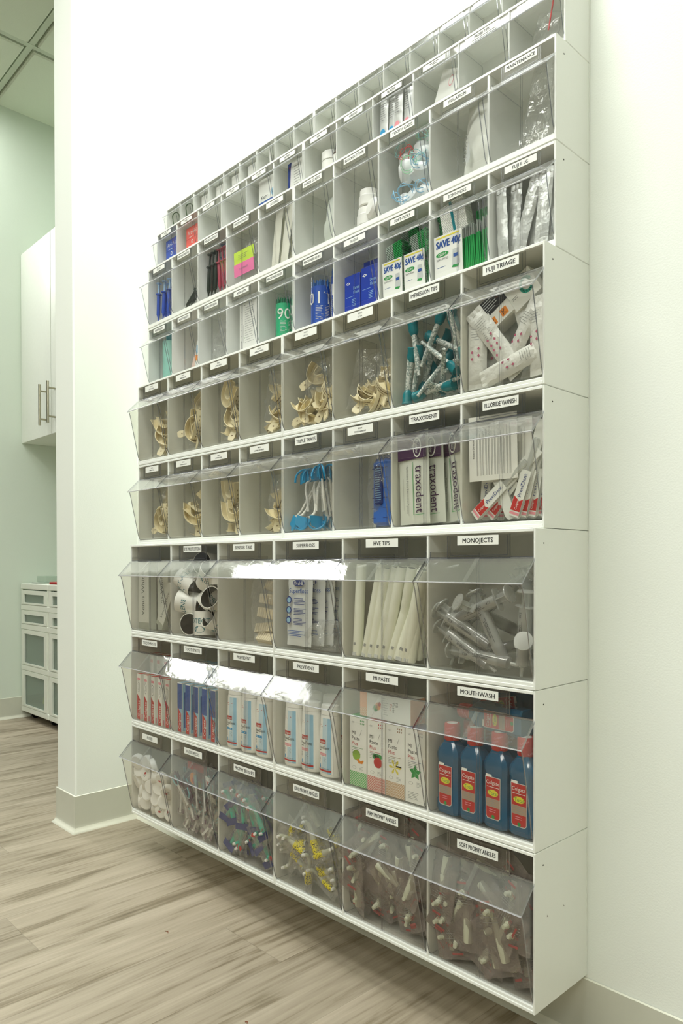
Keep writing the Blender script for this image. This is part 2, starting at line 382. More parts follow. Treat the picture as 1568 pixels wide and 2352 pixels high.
def bin_mesh(P, H, D, pr):
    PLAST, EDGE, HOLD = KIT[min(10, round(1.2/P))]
    hood, outer, bz = bin_profile(H, D, pr); b = MB(); x0, x1 = .0036, P-.0036; t = .0016 if H > .12 else .0011
    if H < .12: x0, x1 = .0026, P-.0026
    # front wall, a shell with thickness
    inner = [(y+t, z) for y, z in outer[:-1]]+[(outer[-1][0], outer[-1][1]+t)]
    n = len(outer)
    for k in range(n-1):
        b.prism([outer[k], outer[k+1], inner[k+1], inner[k]], x0, x1, PLAST, cap=EDGE)
    b.prism([(outer[-1][0], bz), (-.03*D/.15-.002, bz), (-.03*D/.15-.002, bz+t), (outer[-1][0], bz+t)], x0, x1, PLAST)      # floor of the bin
    # hood, standing a little wider than the bin
    hx0, hx1 = x0-.0022, x1+.0022
    b.prism([hood[1], hood[2], hood[4], hood[5]], hx0, hx1, HOODM, cap=EDGE)
    b.prism([(hood[2][0], hood[2][1]), (hood[2][0]-.0006, hood[2][1]-.0012), (hood[3][0], hood[3][1]), (hood[4][0], hood[4][1])], hx0, hx1, LIP)
    # upper flat plate behind the label
    b.box(x0, x1, -D+.002, -D+.002+t, H*.815, H-.0065, PLAST)
    b.box(x0, x1, -D+.0015, -D+.0035, H*.811, H*.824, EDGE)
    # side walls with their bright rims
    side = [(-D+.003, H*.82)]+[(-D-pr+.004, H*.656)]+outer[1:]+[(-.22*D, bz), (-.12*D, H*.5), (-.12*D, H*.86), (-D+.003, H*.86)]
    for xa in (x0, x1-t):
        b.prism(side, xa, xa+t, EDGE, cap=PLAST)
        rim = [side[0], side[1], side[2], side[3], side[4], side[5]]
    for xx in (x0+.0006, x1-.0006):
        b.tube([(xx, y, z) for y, z in [side[1]]+outer[1:]], .0006 if H > .12 else .0004, EDGE, 6)
    # centre ribs
    for dx in ((-.003, 0, .003) if H > .2 else (-.0016, .0016) if H > .12 else ()):
        xx = P/2+dx; b.box(xx-.00032, xx+.00032, -D+.0005, -D+.0014, bz+.002, H*.80, RIB)
    if H > .2: b.prism([(hood[1][0]-.0005, hood[1][1]), (hood[2][0]-.0005, hood[2][1]), hood[2], hood[1]], P/2-.004, P/2+.004, HOODM)
    return b
def holder_mesh(P, H, D):
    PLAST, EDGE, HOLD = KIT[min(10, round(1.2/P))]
    b = MB(); w = P*.29; c = P/2; y = -D+.0005; z0 = H*.815; z1 = H-.0075
    if H < .12: w = P*.33
    b.box(c-w, c+w, y-.0012, y, z0, z1, HOLD)
    e = .0008 if H > .12 else .0005; i = .005 if H > .2 else .003
    for q, yy in ((0, y-.0012), (i, y-.0012)):
        X0, X1, A, B = c-w+q, c+w-q, z0+q*.8, z1-q*.2
        b.box(X0, X0+e, yy-.0006, yy, A, B, EDGE); b.box(X1-e, X1, yy-.0006, yy, A, B, EDGE); b.box(X0, X1, yy-.0006, yy, A, A+e, EDGE)
    return b
def label_mesh(t, P, H, D, r):
    b = MB(); y = -D-.0016; c = P/2
    w, h = (P*.19, .0145) if r < 3 else (P*.215, .0145) if r < 5 else (P*.235, .0105) if r < 7 else (P*.25, .0085)
    zc = H-.0085-h/2-(H*.0 if r else .006)
    if r == 0: zc = H-.021
    b.box(c-w, c+w, y, y+.0003, zc-h/2, zc+h/2, PAPER)
    ls = t.split('|')
    if t == '~':                                          # two lines of print too fine to read
        b.rect(c-w*.45, c+w*.45, zc+h*.10, zc+h*.20, y-.0002, INK); b.rect(c-w*.22, c+w*.22, zc-h*.22, zc-h*.12, y-.0002, INK)
    elif len(ls) == 1: b.text(t, c, zc, h*.5, y-.0002, INK, wmax=w*1.76, bold=True)
    else:
        for k, q in enumerate(ls): b.text(q, c, zc+h*(.19-.38*k), h*.2, y-.0002, INK, wmax=w*1.5, bold=True)
    return b
BINMESH = {}
def words(l): return ', '.join(l[:-1])+' and '+l[-1]
def build_unit(r, half):
    n, H, D, pr = ROWS[r]; P = 1.2/n; nn = n//2; x0 = half*.6
    tx = [a.replace('|', ' ').lower() for a in NAMES[r][half*nn:half*nn+nn] if a]
    side = 'left' if half == 0 else 'right'
    extra = (' marked '+tx[0]+' to '+tx[-1]) if tx and r != 7 else ' with no readable labels' if r == 8 else ''
    num = {3: 'three', 4: 'four', 5: 'five', 6: 'six', 9: 'nine'}[nn]
    t = thing('tip_out_bin_cabinet', 'white %s-bin tip-out cabinet, %s half of the %s' % (num, side, ROWN[r]), 'storage cabinet', (x0, 0, ZR[r]), 'tip-out bin cabinets stacked on the wall')
    key = (n,)
    if key not in BINMESH:
        BINMESH[key] = (housing(nn, P, H, D).build('housing', None, 40), bin_mesh(P, H, D, pr).build('tip_out_bin', None, 30), holder_mesh(P, H, D).build('label_holder', None, 30))
        for o in BINMESH[key]: COL.objects.unlink(o)
    hs, bm_, ho = BINMESH[key]
    def link(src, par, loc=(0, 0, 0)):
        o = src.copy(); COL.objects.link(o); o.parent = par; o.location = loc; return o
    link(hs, t)
    for k in range(nn):
        o = link(bm_, t, (k*P, 0, 0)); link(ho, o)
        s = NAMES[r][half*nn+k]
        if s:
            q = label_mesh(s, P, H, D, r).build('name_label', o, 0)
            if s != '~': q['label'] = 'white label reading '+s.replace('|', ' ')
for r in range(len(ROWS)):
    for h in (0, 1): build_unit(r, h)

# ------------------------------------------------------------------ contents of the bins
def geo(r): n, H, D, pr = ROWS[r]; return 1.2/n, H, D, (.0135 if H > .12 else .009)+.0018
def at(r, i, u, dep, h=0):
    P, H, D, bz = geo(r); return Vector(((i+u)*P, -D+dep, ZR[r]+bz+h))
USED = set()
def use(p):
    """the prototype itself the first time, afterwards copies of it and of its parts"""
    if p.name not in USED: USED.add(p.name); return p
    return copy_tree(p)
def put(p, loc, label, cat, group=None, rot=(0, 0, 0), sc=1):
    o = use(p); o.location = loc; o.rotation_mode = 'XYZ'; o.rotation_euler = [math.radians(a) for a in rot]
    o.scale = (sc,)*3 if not isinstance(sc, tuple) else sc
    tag(o, label, cat, group); return o
SMP = {}
def samples(p):
    """a few dozen vertices of a thing and its parts, in its own space"""
    key = (p.data.name if p.data else p.children[0].data.name)
    if key not in SMP:
        out = []
        def rec(o, M):
            if o.type == 'MESH':
                v = o.data.vertices; st = max(1, len(v)//40); out.extend(M @ v[k].co for k in range(0, len(v), st)); bb = [Vector(c) for c in o.bound_box]
            for c in o.children: rec(c, M @ Matrix.LocRotScale(c.location, c.rotation_euler, c.scale))
        rec(p, Matrix.Identity(4)); SMP[key] = out
    return SMP[key]
def front_y(r, z):
    """inner face of the clear bin front at height z above the unit underside"""
    n, H, D, pr = ROWS[r]; k = H/.234; bz = .0135 if H > .12 else .009; pts = [(bz, -D+.004), (bz+.012*k, -D), (.60*H, -D-pr+.011*k), (.65*H, -D-pr+.007), (.82*H, -D+.004), (2*H, -D+.004)]
    for (z0, y0), (z1, y1) in zip(pts, pts[1:]):
        if z <= z1: return y0+(y1-y0)*max(0, (z-z0)/(z1-z0))
    return -D
def stand(p, r, i, u, dep, h, label, cat, group=None, rot=(0, 0, 0), sc=1):
    """set a thing down inside bin i of row r and push it back from the bin's walls"""
    S0 = samples(p); P, H, D, bz = geo(r); o = put(p, at(r, i, u, dep, h), label, cat, group, rot, sc)
    M = Matrix.LocRotScale(None, o.rotation_euler, o.scale); q = [M @ v for v in S0]; L = o.location.copy()
    for _ in (0, 1):
        a, b_ = i*P+.0055, (i+1)*P-.0055; x0 = min(v.x for v in q)+L.x; x1 = max(v.x for v in q)+L.x
        if x1-x0 > b_-a: L.x += (a+b_-x0-x1)/2
        elif x0 < a: L.x += a-x0
        elif x1 > b_: L.x -= x1-b_
        z0 = min(v.z for v in q)+L.z; z1 = max(v.z for v in q)+L.z; fz = ZR[r]+bz; cz = ZR[r]+H-.008
        if z1 > cz: L.z -= z1-cz; z0 -= z1-cz
        if z0 < fz: L.z += fz-z0
        y1 = max(v.y for v in q)+L.y
        if y1 > -.006: L.y -= y1+.006
        e = max(front_y(r, v.z+L.z-ZR[r])+.0015-(v.y+L.y) for v in q)
        if e > 0: L.y += e
    o.location = L; return o
def root(name): o = bpy.data.objects.new(name, None); COL.objects.link(o); o.empty_display_size = .02; return o
ORD3 = ['left', 'middle', 'right']; ORD4 = ['leftmost', 'second from left', 'third from left', 'rightmost']; ORD5 = ['leftmost', 'second from left', 'middle', 'second from right', 'rightmost']
R = random.Random(7)
RED = mat('print_red', (190, 34, 34), .5); GREEN = mat('print_green', (40, 150, 70), .5); BLUE = mat('print_blue', (40, 84, 160), .5)
LBLUE = mat('print_light_blue', (150, 196, 222), .5); CYAN = mat('print_cyan', (40, 150, 205), .5); PINK = mat('print_pink', (232, 150, 160), .5)
NAVY = mat('print_navy', (22, 52, 128), .5); ORANGE = mat('print_orange', (235, 140, 40), .5); YELLOW = mat('print_yellow', (236, 222, 60), .5)
LGREY = mat('print_light_grey', (200, 204, 202), .6); MGREY = mat('print_mid_grey', (150, 152, 148), .6); TEAL = mat('teal_plastic', (0, 128, 140), .3)
TEALINK = mat('teal_ink', (0, 112, 124), .6); CREAM = mat('cream_tray_plastic', (236, 226, 192), .4); SLOT = mat('tray_slot', (120, 100, 66), .8)
BLACK = mat('black_rubber', (16, 17, 18), .35); MILKY = clear('milky_syringe_plastic', (.86, .87, .86), .15, .12, .8, haze=.28, hcol=(225, 228, 224))
PURPLE = mat('print_purple', (62, 24, 70), .45); FOIL = mat('silver_foil', (222, 224, 220), .34, metal=.4, bump=.8, bscale=90, var=.08)
FOILP = mat('white_foil_packet', (226, 227, 222), .38, bump=.7, bscale=110, var=.05)

# ---- printed carton
def carton(name, w, d, h, body, faces=None):
    b = MB(); m = {'': body}; m.update(faces or {}); b.box(-w/2, w/2, 0, d, 0, h, m); return b
F = -.0002
# bottom row -------------------------------------------------------------
b = MB(); prf = [(.0, -.0075), (.0165, -.0075), (.0192, -.0055), (.0198, 0), (.0192, .0055), (.0165, .0075), (.0, .0075)]
TF = Matrix.Rotation(PI/2, 4, 'X')
floss = root('floss_case')
b.lathe([(.001, -.0075)]+prf[1:-1]+[(.001, .0075)], WHITE, 20, TF); b.build('shell', floss)
b = MB(); b.lathe([(.0001, .0075), (.0115, .0075), (.0115, .0079), (.0001, .0079)], PAPER, 18, TF)
b.poly([(-.007, -.001), (-.001, -.0045), (.001, .0), (-.005, .004)], -.0080, RED); b.lines(.001, .007, .004, 3, .003, .0012, -.0080, GREYINK, 3); b.build('sticker', floss)
k = 0; GR = 'floss cases in the leftmost bin of the bottom row'
for row, n in enumerate((5, 4, 5, 4, 3)):
    for j in range(n):
        for back in ((0, 1) if row < 3 else (0,)):
            u = .09+(j+(.5 if n == 4 else 0))*.19+R.uniform(-.015, .015)+(.12 if row == 4 else 0)
            flip = 180 if R.random() < .62 else 0
            stand(floss, 0, 0, u, .012+back*.045-row*.0035+R.uniform(0, .006), .021+row*.0275+R.uniform(-.002, .002), 'round white floss case in the pile behind the lowest FLOSS label', 'floss case', GR, (R.uniform(-25, 25), R.uniform(0, 360), flip+R.uniform(-38, 38)))
# generic pouch with a dental angle inside
def pillow(w, h, d, m, seed=1, nu=7, nv=9, crink=.0015, b=None, T=None, sharp=.5):
    Rn = random.Random(seed); b = b or MB(); vs = []; fs = []
    for s_ in (-1, 1):
        for j in range(nv+1):
            for i in range(nu+1):
                u, v = i/nu, j/nv; t = (max(0, math.sin(PI*u))*max(0, math.sin(PI*v)))**sharp
                edge = i in (0, nu) or j in (0, nv)
                x = (u-.5)*w+(0 if edge else Rn.uniform(-1, 1)*crink); z = v*h+(0 if edge else Rn.uniform(-1, 1)*crink)
                y = s_*d/2*t+(0 if edge else Rn.uniform(-1, 1)*crink)+(Rn.uniform(-1, 1)*crink*.6 if edge and s_ < 0 else 0)
                if s_ > 0 and edge: y = vs[j*(nu+1)+i][1]
                vs.append((x, y, z))
    o = (nu+1)*(nv+1)
    for s_ in (0, 1):
        for j in range(nv):
            for i in range(nu):
                a = s_*o+j*(nu+1)+i; q = (a, a+1, a+nu+2, a+nu+1); fs.append(q if s_ == 0 else q[::-1])
    return b.add(vs, fs, m, T)
def angle_mesh(m, sleeve=None, cup=WHITE):
    b = MB()
    b.lathe([(.0058, 0), (.0062, .002), (.0062, .030), (.0048, .036), (.0040, .052)], m, 12)
    b.tube([(0, 0, .050), (0, -.001, .057), (0, -.004, .062), (0, -.010, .0645)], [.004, .0042, .0042, .004], m, 10)
    b.lathe([(.0030, 0), (.0034, .002), (.0026, .006)], cup, 10, Matrix.Translation((0, -.010, .0645)) @ Matrix.Rotation(PI/2, 4, 'X'))
    b.lathe([(.0042, -.0003), (.0042, .0001)], DARK, 10)
    if sleeve: b.lathe([(.0068, .003), (.0070, .004), (.0070, .028), (.0066, .029)], sleeve, 12)
    return b
def packet(name, am, sleeve, film, w, h, backm=None, mark=None, word=None, seed=1, cup=WHITE, tagm=None):
    p = root(name); pillow(w, h, .013, film, seed, 5, 7, .0018).build('film', p, 0)
    o = angle_mesh(am, sleeve, cup).build('handpiece', p); o.location = (0, 0, h*.12)
    if backm: bb = MB(); bb.box(-w*.46, w*.46, .0062, .0068, h*.03, h*.5, backm); bb.box(-w*.46, w*.46, .0062, .0068, h*.86, h*.97, backm); bb.box(-w*.44, w*.44, -.0083, -.0079, h*.02, h*.17, backm); bb.build('printed_back', p)
    if mark:
        bb = MB(); bb.box(-w*.2, w*.14, -.0082, -.0079, h*.885, h*.915, mark)
        if word: bb.text(word, 0, h*.79, .0045, -.0083, mark, wmax=w*.7)
        bb.lines(-w*.3, w*.3, h*.74, 5, .0032, .0006, -.0080, MGREY, seed); bb.build('print', p)
    return p
def pile(r, i, rows, cols, u0, u1, h0, dh, dep0, ddep, layers, fn, seed, slope=.0, skip=0):
    Q = random.Random(seed)
    for k in range(rows):
        n = cols if k % 2 == 0 else max(1, cols-1)
        for L in range(layers):
            for j in range(n):
                if Q.random() < skip*(k/rows): continue
                u = u0+(u1-u0)*((j+.5*(k % 2)+(.25 if L else 0))/max(1, cols-1))+Q.uniform(-.02, .02)
                fn(min(max(u, .06), .94), dep0+L*ddep-k*slope+Q.uniform(-.003, .003), h0+k*dh+Q.uniform(-.003, .003), Q)
OFFW = mat('off_white_angle_plastic', (198, 200, 178), .42); AQUA = mat('aqua_green_plastic', (52, 176, 150), .35); DBLUE = mat('deep_blue_packet', (28, 46, 112), .45)
def spotted(name, c1, c2, scale, th=.56):
    m = bpy.data.materials.new(name); m.use_nodes = True; n = m.node_tree.nodes; l = m.node_tree.links
    t = n.new('ShaderNodeTexCoord'); z = n.new('ShaderNodeTexNoise'); z.inputs['Scale'].default_value = scale; z.inputs['Detail'].default_value = 1; l.new(t.outputs['Object'], z.inputs[0])
    c = n.new('ShaderNodeValToRGB'); c.color_ramp.interpolation = 'CONSTANT'; c.color_ramp.elements[0].color = (*lin(c1), 1); c.color_ramp.elements[1].position = th; c.color_ramp.elements[1].color = (*lin(c2), 1)
    l.new(z.outputs['Fac'], c.inputs[0]); l.new(c.outputs[0], n['Principled BSDF'].inputs[0]); n['Principled BSDF'].inputs['Roughness'].default_value = .4
    return m
CHEETAH = spotted('yellow_black_spotted_sleeve', (232, 216, 30), (26, 24, 16), 320)
# floss picks
PLUM = mat('plum_packet_print', (84, 26, 74), .4); PALEAQ = mat('pale_aqua_plastic', (130, 196, 205), .35)
pick = root('floss_pick_packet')
pillow(.026, .092, .006, FILM, 5, 4, 7, .001).build('film', pick, 0)
b = MB(); b.prism([(-.0026, .004), (.0026, .004), (.0034, .058), (-.0034, .058)], -.001, .001, WHITE, 'y')
b.tube([(-.002, 0, .056), (-.008, 0, .064), (-.009, 0, .078)], .0016, PALEAQ, 6); b.tube([(.002, 0, .056), (.007, 0, .064), (.006, 0, .080)], .0016, PALEAQ, 6); b.tube([(-.009, 0, .077), (.006, 0, .079)], .0004, WHITE, 4)
b.build('pick', pick)
b = MB(); b.box(-.0125, .0125, .0024, .0029, .048, .090, PLUM); b.box(-.0125, .0125, .0024, .0029, .002, .012, PLUM); b.build('printed_back', pick)
GR = 'floss pick packets in the FLOSS PICKS bin'
def f(u, d, h, Q): stand(pick, 0, 1, u, d, h, 'white and aqua floss pick in a plum packet, FLOSS PICKS bin', 'floss pick', GR, (Q.uniform(-14, 10), Q.uniform(-48, 48), Q.uniform(-30, 30)))
pile(0, 1, 3, 6, .08, .9, .0, .033, .010, .026, 3, f, 3, .004)
b = MB(); pillow(.07, .07, .012, FILM, 9, 6, 6, .0015, b); b.box(-.034, .034, -.0072, -.0066, .052, .070, RED); b.disc(-.01, .032, .014, -.0074, ORANGE, 16); b.disc(-.006, .028, .008, -.0077, RED, 14); b.disc(.016, .022, .009, -.0074, YELLOW, 12)
b.box(-.03, .03, .004, .0045, .004, .066, PINK)
p = b.build('floss_pick_bag', None, 0); stand(p, 0, 1, .42, .022, .098, 'clear bag with red and yellow print lying on top of the floss pick packets', 'bag')
b = MB(); b.box(-.022, .022, 0, .001, 0, .055, PAPER); b.box(-.018, .016, F, 0, .036, .045, RED); b.lines(-.018, .018, .030, 6, .004, .0009, F, MGREY, 2)
p = b.build('header_card', None, 0); stand(p, 0, 1, .78, .012, .095, 'white card with a red bar at the right of the floss picks', 'card', None, (8, 4, -10))
b = carton('', .05, .03, .05, PLUM); b.text('FLOSS', 0, .030, .010, F, PINK); b.text('PICKS', 0, .015, .008, F, PALEAQ)
p = b.build('floss_pick_box'); stand(p, 0, 1, .68, .085, .140, 'plum floss pick box high at the back of the FLOSS PICKS bin', 'box')
# prophy brushes
p1 = packet('prophy_brush_packet', AQUA, None, FILM, .042, .095, DBLUE, None, None, 11)
b = MB(); b.poly([(-.006, 0), (0, -.006), (.006, 0), (0, .006)], 0, RED); q = b.build('diamond_logo', p1, 0); q.location = (-.008, -.0085, .075)
GR = 'aqua brush packets in the PROPHY BRUSHES bin'
def f(u, d, h, Q): stand(p1, 0, 2, u, d, h, 'blue-backed clear packet holding an aqua handpiece behind the PROPHY BRUSHES label', 'packet', GR, (Q.uniform(-12, 8), Q.uniform(-55, 55)+(180 if Q.random() < .3 else 0), Q.uniform(-25, 25)))
def f2(u, d, h, Q):
    a = Q.uniform(-50, 50); fl = Q.random() < .35
    stand(p1, 0, 2, u, d, h+(.085 if fl else 0), 'blue-backed clear packet holding an aqua handpiece behind the PROPHY BRUSHES label', 'packet', GR, (Q.uniform(-12, 8), a+(180 if fl else 0), Q.uniform(-25, 25)))
pile(0, 2, 3, 5, .1, .85, .0, .034, .012, .034, 2, f2, 5, .004)
# kids prophy angles
p1 = packet('kids_angle_packet', OFFW, CHEETAH, FILM, .04, .09, None, None, None, 12)
GR = 'spotted yellow angle packets in the KIDS PROPHY ANGLES bin'
def f2(u, d, h, Q):
    a = Q.choice((-70, -50, -25, 10, 30, 60, 78)); fl = Q.random() < .4
    stand(p1, 0, 3, u, d, h+(.06 if fl else 0), 'clear packet holding an angle in a yellow and black spotted sleeve', 'packet', GR, (Q.uniform(-12, 8), a+(180 if fl else 0), Q.uniform(-25, 25)))
pile(0, 3, 3, 5, .1, .85, .0, .034, .012, .034, 2, f2, 8, .004)
p2 = packet('red_striped_packet', OFFW, None, FILM, .03, .08, None, RED, None, 14)
stand(p2, 0, 3, .55, .02, .115, 'clear packet with a red stripe on top of the spotted yellow angles', 'packet', None, (0, -35, 10))
# firm and soft prophy angles
p1 = packet('prophy_angle_packet', OFFW, None, FILMD, .044, .098, None, mat('faded_red_print', (158, 66, 64), .6), 'FUSION', 15, cup=OFFW)
PK = mat('purple_cup', (150, 90, 140), .5)
for i, (ttl, col) in enumerate((('FIRM PROPHY ANGLES', WHITE), ('SOFT PROPHY ANGLES', WHITE))):
    GR = 'angle packets in the %s bin' % ttl
    def f2(u, d, h, Q):
        a = Q.choice((-62, -30, -18, -8, 5, 14, 25, 48)); fl = Q.random() < .45
        stand(p1, 0, 4+i, u, d, h+(.088 if fl else 0), 'hazy red-marked packet with a greyish angle, %s bin' % ttl, 'packet', GR, (Q.uniform(-12, 8), a+(180 if fl else 0), Q.uniform(-28, 28)), 1.18)
    pile(0, 4+i, 4, 5, .08, .88, .0, .030, .010, .036, 2, f2, 20+i, .004)

# second row --------------------------------------------------------------
def cart_tooth(sens, tall):
    w, d, h = .0195, .0265, (.118 if not tall else .168)
    b = MB(); top = BLUE if sens else PAPER
    b.box(-w/2, w/2, 0, d, 0, h, {'': PAPER, '+z': RED if not sens else LBLUE})
    if sens:
        b.rect(-w/2, w/2, .055, h*.98, F, BLUE if not tall else PAPER); b.rect(-w/2, w/2, .0, .055, F, LBLUE)
        b.text('Sensitive', 0, .082, .009, F*2, PAPER if False else NAVY, rot=PI/2, wmax=.05)
        b.poly([(-w*.42, .0), (w*.36, .0), (w*.36, .044), (-w*.42, .058)], F*2, RED); b.text('Colgate', 0, .026, .009, F*3, PAPER, rot=PI/2, wmax=.045)
        T = Matrix.Translation((w/2, 0, 0)) @ Matrix.Rotation(PI/2, 4, 'Z')
        b.rect(.002, d-.002, .002, h-.002, F, LBLUE, T); b.rect(.006, .011, .01, h*.8, 2*F, BLUE, T)
        b.rect(-w/2+.002, w/2-.002, h*.80, h*.90, F*2, BLUE)
    else:
        b.poly([(-w*.42, .0), (w*.36, .0), (w*.36, .052), (-w*.42, .066)], F, RED); b.text('Colgate', 0, .028, .010, F*2, PAPER, rot=PI/2, wmax=.05)
        b.disc(0, .083, .0055, F, MGREY, 12, 2.6); b.disc(0, .083, .0046, F*2, PAPER, 12, 2.6); b.text('Total', 0, .083, .005, F*3, GREYINK, rot=PI/2)
        T = Matrix.Translation((w/2, 0, 0)) @ Matrix.Rotation(PI/2, 4, 'Z')
        b.rect(.010, .014, .008, h*.86, F, MGREY, T); b.rect(.002, .006, .001, .014, F, PINK, T)
        b.rect(-w/2+.003, w/2-.003, h*.86, h*.91, F, PINK); b.lines(-w*.3, w*.3, h*.84, 3, .003, .0007, F, GREYINK, 2)
    return b
for i, sens in enumerate((False, True)):
    c1 = cart_tooth(sens, False).build('toothpaste_carton', None, 0); c2 = cart_tooth(sens, True).build('toothpaste_carton', None, 0)
    nm = 'blue and red' if sens else 'white and red'; s2 = ''
    for j in range(5):
        stand(c1, 1, i, .135+j*.178, .008, 0, '%s toothpaste carton, %s of the five short ones in front' % (nm, ORD5[j]), 'toothpaste carton', nm+' toothpaste cartons')
        stand(c2, 1, i, .145+j*.178, .044, 0, '%s toothpaste carton, %s of the five tall ones behind' % (nm, ORD5[j]), 'toothpaste carton', nm+' toothpaste cartons')
LB1 = mat('print_pale_blue', (196, 220, 232), .5)
def prevident(bar):
    p = root('fluoride_bottle'); a, c = .0215, .0145
    b = MB(); b.lathe([(.94, 0), (1.0, .003), (1.0, .05), (.95, .085), (.95, .0853), (.90, .106), (.86, .109)], WHITE, 24, sx=a, sy=c); b.build('body', p)
    b = MB(); b.lathe([(.87, .1095), (.85, .122), (.80, .1265), (.6, .1285), (.01, .129)], WHITE, 24, sx=a, sy=c); b.build('cap', p)
    b = MB(); m0 = len(b.v)
    for k in range(9):
        x = -.016+k*.0037
        for q_ in range(10): z_ = .006+q_*.0098; b.rect(x, x+.00371, z_, z_+.0098, -.0003, PAPER if k < 3+(q_ in (3, 4, 5))+(q_ in (3, 4))*1 or k > 7 else LB1 if k < 6 else LBLUE)
        if k < 8: b.rect(x, x+.00371, .0095, .0125, -.0007, RED)
    b.rect(-.013, -.004, .058, .0655, -.0007, RED); b.rect(-.004, .003, .0585, .066, -.0007, RED); b.text('Colgate', -.005, .062, .0042, -.0009, PAPER, wmax=.015)
    b.text('PreviDent', -.0135, .052, .0058, -.0009, INK, al='l', wmax=.024); b.lines(-.013, -.006, .047, 1, .003, .001, -.0009, INK)
    b.rect(-.013, -.004, .037, .042, -.0007, bar); b.rect(-.004, .004, .037, .042, -.0007, bar); (b.text('SENSITIVE', -.005, .0395, .0028, -.0009, PAPER, wmax=.016) if bar is PINK else b.lines(-.011, .001, .040, 1, .003, .001, -.0009, PAPER))
    b.lines(-.013, .004, .0345, 5, .0022, .0007, -.0009, GREYINK, 4)
    b.rect(-.012, .004, .0915, .0925, -.0009, RED); b.rect(-.012, -.004, .0885, .089, -.0009, RED)
    b.disc(-.010, .018, .0016, -.0009, CYAN, 10, 2.4); b.text('3.4 FL OZ (100 mL)', -.002, .0148, .0022, -.0009, INK, wmax=.022)
    for q in range(m0, len(b.v)):
        x, y, z = b.v[q]; th = x/(a*.95); k = 1.003 if z < .05 else 1.003-.05*(z-.05)/.035 if z < .085 else .953-.05*(z-.085)/.021
        b.v[q] = ((a*k-y)*math.sin(th), -(c*k-y)*math.cos(th), z)
    b.build('printed_label', p, 0)
    return p
for i, bar, cn in ((2, CYAN, 'blue'), (3, PINK, 'pink')):
    p = prevident(bar)
    for j in range(3): stand(p, 1, i, .2+j*.262, .022, 0, 'white fluoride toothpaste bottle with a %s bar, %s of the three in front' % (cn, ORD3[j]), 'bottle', 'white bottles with a %s bar' % cn, (0, 0, 4+R.uniform(-4, 4)), (1.16, 1.1, 1.06))
    for j in range(3): stand(p, 1, i, .27+j*.25, .062, 0, 'white fluoride toothpaste bottle with a %s bar, %s in the rear rank' % (cn, ORD3[j]), 'bottle', 'white bottles with a %s bar' % cn, (0, 0, R.uniform(-8, 8)), 1.12)
def pattern(name, c):
    m = bpy.data.materials.new(name); m.use_nodes = True; n = m.node_tree.nodes; l = m.node_tree.links
    t = n.new('ShaderNodeTexCoord'); mp = n.new('ShaderNodeMapping'); mp.inputs['Rotation'].default_value = (0, PI/4, 0); l.new(t.outputs['Object'], mp.inputs[0])
    ck = n.new('ShaderNodeTexBrick'); ck.inputs['Scale'].default_value = 1; ck.inputs['Brick Width'].default_value = .0032; ck.inputs['Row Height'].default_value = .0032; ck.inputs['Mortar Size'].default_value = .0003; ck.offset = 0
    sx = n.new('ShaderNodeSeparateXYZ'); cb = n.new('ShaderNodeCombineXYZ'); l.new(mp.outputs[0], sx.inputs[0]); l.new(sx.outputs[0], cb.inputs[0]); l.new(sx.outputs[2], cb.inputs[1]); l.new(cb.outputs[0], ck.inputs['Vector'])
    ck.inputs['Color1'].default_value = ck.inputs['Color2'].default_value = (*lin(c), 1); ck.inputs['Mortar'].default_value = (*lin((235, 232, 222)), 1)
    l.new(ck.outputs['Color'], n['Principled BSDF'].inputs[0]); return m
LIME = mat('melon_green', (150, 190, 70), .5); VAN = mat('vanilla_yellow', (228, 214, 90), .5); BROWN = mat('print_brown', (140, 100, 60), .5); PEACH = mat('peach_carton', (238, 176, 136), .6)
NVT = mat('navy_carton_top', (24, 58, 110), .5)
